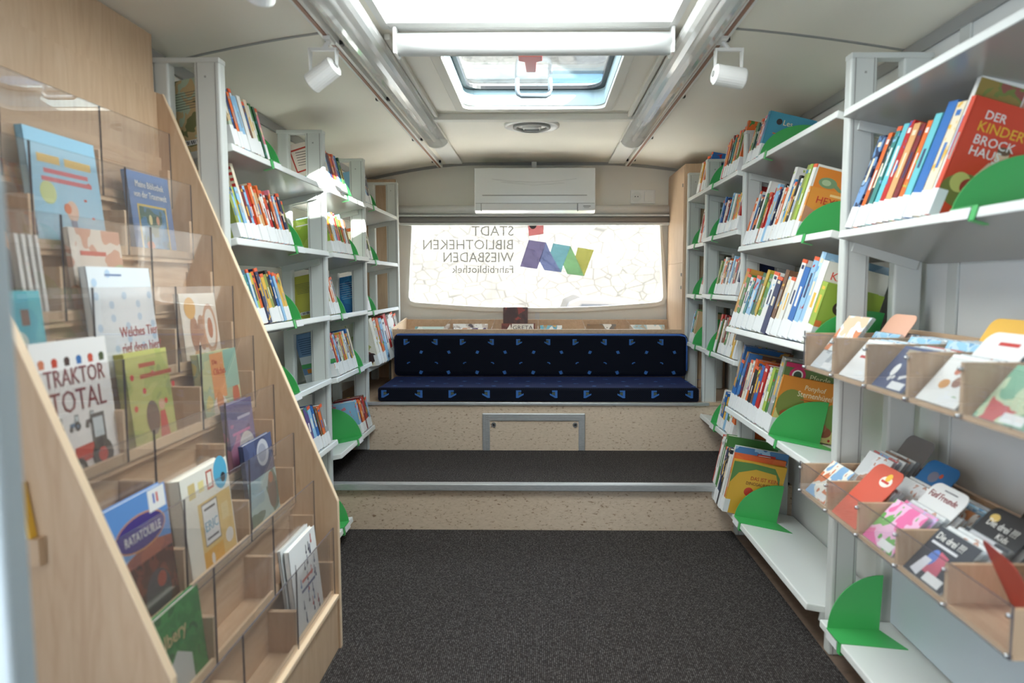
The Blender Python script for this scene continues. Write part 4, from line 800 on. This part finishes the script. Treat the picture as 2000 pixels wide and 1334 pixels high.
rbook(7, 1.775, .19, .245, .012, art((66, 76, 112), (80, 92, 130), (60, 66, 100), 8, 2), 'dark blue night picture book with a pale moon face, end column', [('disc', .12, .20, .04, .038, (186, 188, 196)), ('disc', .115, .20, .028, .026, (150, 154, 170)), ('rect', 0, .14, .19, .142, (50, 60, 90)), ('rect', 0, 0, .19, .14, art((150, 180, 190), (170, 196, 196), (90, 120, 110), 8, 1)), ('disc', .15, .08, .03, .05, (110, 96, 90)), ('disc', .15, .12, .016, (176, 110, 84))])
bl = []
rnd = random.Random(3)
for i in range(26): bl.append(('poly', [(q := rnd.uniform(.015, .19), w_ := rnd.uniform(.02, .225)), (q + .004, w_), (q + .005, w_ + .022), (q + .001, w_ + .022)], rnd.choice([(70, 76, 110), (196, 84, 80), (90, 120, 170), (60, 60, 80)]))); bl.append(('disc', q + .002, w_, .005, bl[-1][-1]))
rbook(9, 1.775, .21, .255, .014, (232, 234, 234), 'white picture book with tiny figures, bottom tier end column', [('rect', .05, .05, .17, .17, (228, 230, 230))] + bl + [('rect', 0.0660, 0.1376, 0.1540, 0.1460, (206, 120, 110)), ('rect', 0.0550, 0.1124, 0.1650, 0.1200, (110, 116, 150))])
rbook(9, 1.765, .215, .262, .008, (214, 216, 216), 'plain white picture book behind the tiny-figures book, bottom tier', [], back=.030)
rbook(8, 1.19, .205, .19, .014, art((46, 122, 62), (56, 140, 70), (40, 100, 54), 30, 1), 'green picture book with a pale script title, lowest at the rack edge', [('text', 'lbery', .06, .12, .04, (214, 190, 140)), ('poly', [(.02, 0), (.15, 0), (.15, .07), (.10, .10), (.05, .06)], (206, 208, 204))])
# pocket with a booklet on the near side panel
bx(-.885, -.83, Y0 - .034, Y0 - .0185, .69, .736).build('side_pocket', 'beech', dr)
o = MB().prism([(-.873, .737), (-.848, .737), (-.861, .83), (-.885, .83)], 'y', Y0 - .033, Y0 - .020).build('booklet', flat((232, 230, 222)))
MB().prism([(-.848, .737), (-.842, .737), (-.855, .83), (-.861, .83)], 'y', Y0 - .0335, Y0 - .0195).build('yellow_cover', flat((226, 178, 60)), o)
tag(o, 'white booklet with a yellow edge tucked at the side of the display rack', 'booklet')
# rounded upright panel right beside the viewer
pg = tag(rebase(MB().prism([(-.63, 0), (-.477, 0), (-.477, 1.245), (-.482, 1.272), (-.493, 1.292), (-.51, 1.305), (-.526, 1.308), (-.63, 1.308)], 'y', .585, .615).build('counter_screen', 'greypost', bevel=.006, seg=3), (-.53, .6, 0)), 'blue-grey upright screen with a rounded corner near the display rack', 'screen')

# ------------------------------------------------------------------ disc trays
def tray(z0, z1, y0, y1, lab):
    t = thing('disc_tray', (.94, (y0 + y1) / 2, z0), lab, 'disc tray', 'beech disc trays')
    bx(.79, 1.10, y0, y1, z0, z0 + .010).build('tray_floor', 'beechflat', t)
    bx(1.09, 1.102, y0, y1, z0 + .01, z1 + .01).build('back_board', 'beechflat', t)
    n = 5
    for i in range(n + 1):
        y = y0 + (y1 - y0 - .011) * i / n
        o = bx(.788, 1.09, y, y + .011, z0 + .01, z1).build('divider', 'beech', t)
        for z in (z0 + .006, z1 - .012):
            MB().tube([(.789, y + .0055, z), (.781, y + .0055, z), (.779, y + .0055, z)], [.0045, .0045, .003], 10).build('screw', 'chrome', o, smooth=True)
    o = bx(.7835, .787, y0, y1, z0 + .001, z1 + .006).build('acrylic_front', ['acryliccl', 'acryledge'], t)
    for p in o.data.polygons:
        if abs(p.normal.x) < .5: p.material_index = 1
    for i in range(n):
        ya = y0 + (y1 - y0 - .011) * i / n
        bx(.905, .908, ya + .0112, ya + (y1 - y0 - .011) / n - .0002, z0 + .011, z1 - .004).build('clear_divider', 'acrylic', t)
    bx(.95, 1.12, y1 - .02, y1 + .012, z0 - .02, z0).build('hanger', 'post', t)
    return [y0 + .011 + (y1 - y0 - .011) * i / n for i in range(n)]
C1 = tray(.905, 1.012, 1.08, 2.03, 'upper beech disc tray with clear front on the bookcase wall')
C2 = tray(.530, .618, 1.10, 2.03, 'lower beech disc tray with clear front near the green bookend')
DG = 'disc cases in the beech trays'
def disc(x, y, z, lean, mat, lab, sticker=True, shapes=None, w=.142, h=.125):
    mb = MB().box(.0015, .010, 0, w, 0, h)
    o = mb.build('disc_case', [M['casing'], M['casing']], local=True)
    o.location = (x, y, z); o.rotation_euler = (0, R(lean), 0); WL[o.name] = Vector((x, y, z))
    bx(.0008, .0014, .004, w - .001, .002, h - .002).build('cover_sheet', mat if not isinstance(mat, tuple) else flat(mat), o, local=True)
    if sticker: bx(.0001, .0007, w * .12, w * .52, h * .04, h * .20).build('sticker', 'label', o, local=True)
    if shapes: cover_art(o, (.0006, w, 0), (0, -1, 0), (0, 0, 1), (-1, 0, 0), shapes)
    tag(o, lab, 'disc case', DG); return o
def tabcard(x, y, z, lean, c, lab, shapes=None, w=.14, h=.185):
    p = [(0, 0), (w, 0)] + [(w - .025 + .025 * math.cos(t * math.pi / 12), h - .025 + .025 * math.sin(t * math.pi / 12)) for t in range(7)] + [(.025 + .025 * math.cos(math.pi / 2 + t * math.pi / 12), h - .025 + .025 * math.sin(math.pi / 2 + t * math.pi / 12)) for t in range(7)]
    o = MB().prism(p, 'x', 0, .0015).build('divider_card', flat(c), local=True)
    o.location = (x, y, z); o.rotation_euler = (0, R(lean), 0); WL[o.name] = Vector((x, y, z))
    if shapes: cover_art(o, (0, w, 0), (0, -1, 0), (0, 0, 1), (-1, 0, 0), shapes)
    tag(o, lab, 'divider card', 'category cards in the disc trays'); return o
NC = ['compartment farthest from the post', 'fourth compartment from the post', 'middle compartment', 'second compartment from the post', 'compartment at the post']
CN = lambda i: NC[i]
def stack(tr, ci, sec, n, mats, lean, desc, cards=(), up=0, sp=.0135, first=None):
    ys_ = (C1 if tr == 1 else C2); z = (.905 if tr == 1 else .530) + .0115 + up; x0 = .792 if sec == 0 else .912
    seq = [('d', m_) for m_ in mats[:n]]
    for pos, c, lab, sh in cards: seq.insert(pos, ('c', c, lab, sh))
    for j, q in enumerate(seq):
        x = x0 + j * sp / math.cos(R(lean)) * .98; y = ys_[ci] + .016 + .004 * ((j * 7 + ci) % 3)
        if q[0] == 'd':
            disc(x, y, z, lean, q[1][1], '%s disc case, %s in %s row, %s tray, %s' % (q[1][0], NTH[j], 'front' if sec == 0 else 'rear', 'upper' if tr == 1 else 'lower', CN(ci)), j < 2, q[1][2] if len(q[1]) > 2 else None)
        else: tabcard(x, y, z, lean, q[1], q[2], q[3])
wt = ('white', art((222, 224, 224), (230, 230, 230), (196, 150, 130), 26, 1)); bl_ = ('light blue', art((150, 196, 222), (190, 214, 228), (110, 160, 200), 20, 2)); gr = ('grey', art((150, 156, 170), (190, 194, 200), None, 16, 3))
pk = ('pink', art((222, 110, 160), (230, 180, 210), (110, 170, 90), 16, 1)); nv = ('navy', (74, 82, 112), [('disc', .045, .055, .012, .018, (232, 232, 230)), ('poly', [(.085, .03), (.115, .045), (.11, .05), (.08, .04)], (222, 222, 222)), ('disc', .06, .035, .006, (210, 210, 210)), ('disc', .048, .03, .007, (210, 210, 210)), ('rect', .03, .10, .12, .115, (170, 160, 140))])
gn = ('green and red', art((120, 170, 140), (190, 206, 170), (196, 90, 90), 12, 2)); ca = ('orange and white', art((226, 190, 160), (214, 222, 224), (206, 130, 90), 14, 1))
an = ('white animal', (228, 228, 224), [('disc', .05, .05, .016, .012, (206, 150, 90)), ('disc', .085, .06, .015, .014, (150, 110, 90)), ('disc', .10, .085, .012, (170, 150, 140)), ('disc', .06, .085, .01, (196, 110, 80)), ('disc', .11, .02, .012, .008, (130, 160, 110))])
rt = ('white red-lettered', (230, 230, 228), [('rect', 0.0300, 0.0881, 0.1080, 0.0980, (190, 70, 70)), ('rect', 0.0300, 0.0646, 0.1290, 0.0730, (190, 70, 70))])
dk = ('black', (52, 54, 62), [('text', 'Die drei ???', .012, .095, .024, W_, 'LEFT', .85), ('rect', .012, .082, .10, .088, (200, 200, 204)), ('poly', [(.05, .02), (.10, .02), (.09, .07), (.06, .075)], (190, 90, 110)), ('disc', .05, .055, .014, .02, (90, 120, 190)), ('poly', [(.02, .01), (.05, .005), (.055, .05), (.03, .05)], (214, 214, 220))])
# upper tray
stack(1, 4, 0, 2, [('clear', art((170, 176, 180), (206, 210, 212), None, 14, 1)), wt], 40, '')
disc(.83, C1[4] + .02, .965, 36, ca[1], 'orange and white disc case poking up from the upper tray at the bookcase post')
stack(1, 3, 0, 4, [rt, wt, bl_, wt], 40, '')
stack(1, 2, 0, 4, [nv, gr, wt, ('red', art((196, 60, 50), (226, 226, 224), None, 20, 1))], 40, '')
stack(1, 1, 0, 4, [an, wt, wt, bl_], 40, '', [(2, (232, 232, 230), 'white category card with red print among cases in the upper tray', [('rect', 0.0500, 0.1529, 0.1100, 0.1620, RD)])])
stack(1, 0, 0, 3, [gn, bl_, wt], 40, '')
stack(1, 4, 1, 3, [bl_, wt, bl_], 34, '', [(1, (228, 176, 150), 'pinkish category card at the bookcase post in the upper tray', None)])
stack(1, 3, 1, 4, [bl_, wt, bl_, gr], 34, '')
stack(1, 2, 1, 5, [bl_, bl_, wt, gr, bl_], 30, '', [(5, (238, 184, 74), 'yellow category card behind the cases in the upper tray', None)], sp=.012)
stack(1, 1, 1, 5, [gr, bl_, ('blue', (60, 120, 190)), wt, bl_], 26, '', [(3, (74, 160, 210), 'blue category card with a small white figure in the upper tray', [('text', 'Sammler', .02, .155, .022, W_), ('disc', .105, .13, .014, .02, (232, 232, 230)), ('disc', .105, .15, .006, RD)]), (6, (226, 228, 226), 'white category card with a grey title in the upper tray', [('text', 'Sands', .05, .16, .02, (120, 120, 124)), ('disc', .03, .135, .003, (90, 50, 50)), ('disc', .05, .135, .003, (90, 50, 50))])], sp=.012)
stack(1, 0, 1, 4, [('red and white', art((206, 110, 100), (226, 200, 190), None, 20, 2)), wt, gr, wt], 30, '')
# lower tray
stack(2, 4, 0, 1, [('blue and orange', art((130, 170, 206), (226, 222, 210), (206, 120, 80), 16, 1))], 42, '')
stack(2, 3, 0, 2, [('orange and white', ca[1]), wt], 42, '', [(0, (206, 88, 66), 'orange red category card with a white emblem in the lower tray', [('disc', .09, .145, .026, .016, (232, 226, 214)), ('disc', .09, .158, .012, .012, (236, 186, 60)), ('rect', 0.0700, 0.1402, 0.1060, 0.1470, RD)])])
stack(2, 2, 0, 4, [pk, ('pink and lilac', art((228, 160, 196), (206, 176, 216), (220, 110, 150), 16, 2)), wt, wt], 42, '', [(3, (234, 234, 232), 'white category card with dark red lettering in the lower tray', [('text', 'Fünf Freunde', .012, .145, .024, (150, 50, 50), 'LEFT', .85), ('rect', .05, .17, .10, .173, (120, 120, 124))])])
stack(2, 1, 0, 5, [dk, wt, wt, ('black and white', art((60, 60, 66), (200, 200, 204), None, 14, 3)), wt], 42, '', [(4, (40, 38, 40), 'black category card with white lettering in the lower tray', [('text', 'Die drei ???', .02, .14, .024, W_, 'LEFT', .85), ('text', 'Kids', .07, .12, .02, W_), ('disc', .03, .16, .014, .01, (222, 190, 110))])])
stack(2, 4, 1, 5, [wt, ('white and red', art((230, 226, 226), (206, 110, 110), (140, 170, 206), 16, 3)), wt, ('brown', art((120, 80, 66), (160, 120, 100), None, 14, 2)), wt], 34, '', [(5, (120, 116, 116), 'dark grey category card at the bookcase post in the lower tray', None)], up=.02)
stack(2, 3, 1, 3, [wt, wt, ('purple', art((128, 72, 120), (190, 150, 180), None, 12, 1))], 38, '', [(2, (30, 110, 172), 'blue category card with a small orange fish in the lower tray', [('disc', .06, .14, .02, .016, (120, 120, 140)), ('disc', .085, .15, .007, (206, 90, 60))])])
stack(2, 2, 1, 4, [('orange brown', art((196, 130, 84), (226, 220, 210), (150, 90, 60), 16, 2)), bl_, bl_, gr], 38, '')
stack(2, 1, 1, 4, [('black', (50, 52, 60), dk[2]), wt, bl_, gr], 36, '', [(3, (44, 42, 44), 'black category card behind the pale cases in the lower tray', [('text', 'Die drei', .02, .15, .024, W_)])])
o = tabcard(.875, C2[0] + .02, .545, -28, (168, 60, 50), 'dark red card leaning alone in the last lower tray compartment', None, .15, .14); o.rotation_euler = (0, R(-25), R(-12))

# ------------------------------------------------------------------ outside the rear window
struct(bx(-40, 40, 5.2, 40, -.62, -.55).build('ground', 'ground'), 'unseen ground outside the rear window, made pale to bounce light in', 'ground')
sw = struct(MB().box(-14, .14, 10.5, 11.2, -.55, 7).box(.14, 14, 10.5, 11.2, -.55, 3.0).build('wall_outside', 'stone'), 'sunlit rubble stone wall beyond the rear window', 'wall')
hs = thing('backdrop', (4, 15, -.55), 'added pale blue block imitating the blue reflection in the roof hatch', 'backdrop')  # block added to imitate a blue reflection in the hatch glass
bx(.15, 9, 13, 18, -.55, 5.0).build('blue_front', 'bluebackdrop', hs); bx(.0, 9.2, 12.8, 18.2, 5.0, 5.5).build('roof', 'stone', hs)
car = thing('parked_car', (1.2, 8.2, -.55), 'dark grey parked car just below the rear window', 'car')
cxx, cy = .05, 7.4
body = [(0, .35), (0, .95), (.08, 1.05), (.25, 1.50), (.38, 1.555), (.9, 1.53), (1.45, 1.40), (2.1, 1.02), (2.9, .92), (3.1, .75), (3.15, .35)]
MB().prism([(cxx + a, b - .55) for a, b in body], 'y', cy, cy + 1.6).build('car_body', 'carpaint', car, bevel=.03, seg=3)
MB().prism([(cxx + .28, .50), (cxx + .40, .93), (cxx + .88, .92), (cxx + .88, .50)], 'y', cy - .012, cy + .002).build('side_window', 'carglass', car)
MB().prism([(cxx + .95, .50), (cxx + .95, .915), (cxx + 1.38, .81), (cxx + 1.85, .50)], 'y', cy - .012, cy + .002).build('side_window', 'carglass', car)
for x in (.6, 2.5): MB().tube([(cxx + x, cy - .01, -.25), (cxx + x, cy + .2, -.25)], .30, 24).build('wheel', 'dark', car)

# lettering becomes plain mesh
bpy.context.view_layer.update()
dg = bpy.context.evaluated_depsgraph_get()
for t in [o for o in bpy.data.objects if o.type == 'FONT']:
    me = bpy.data.meshes.new_from_object(t.evaluated_get(dg)); nm = t.name; cu = t.data
    mo = t.matrix_local.copy(); par = t.parent
    bpy.data.objects.remove(t); o = bpy.data.objects.new(nm, me); COL.objects.link(o); o.parent = par; o.matrix_local = mo
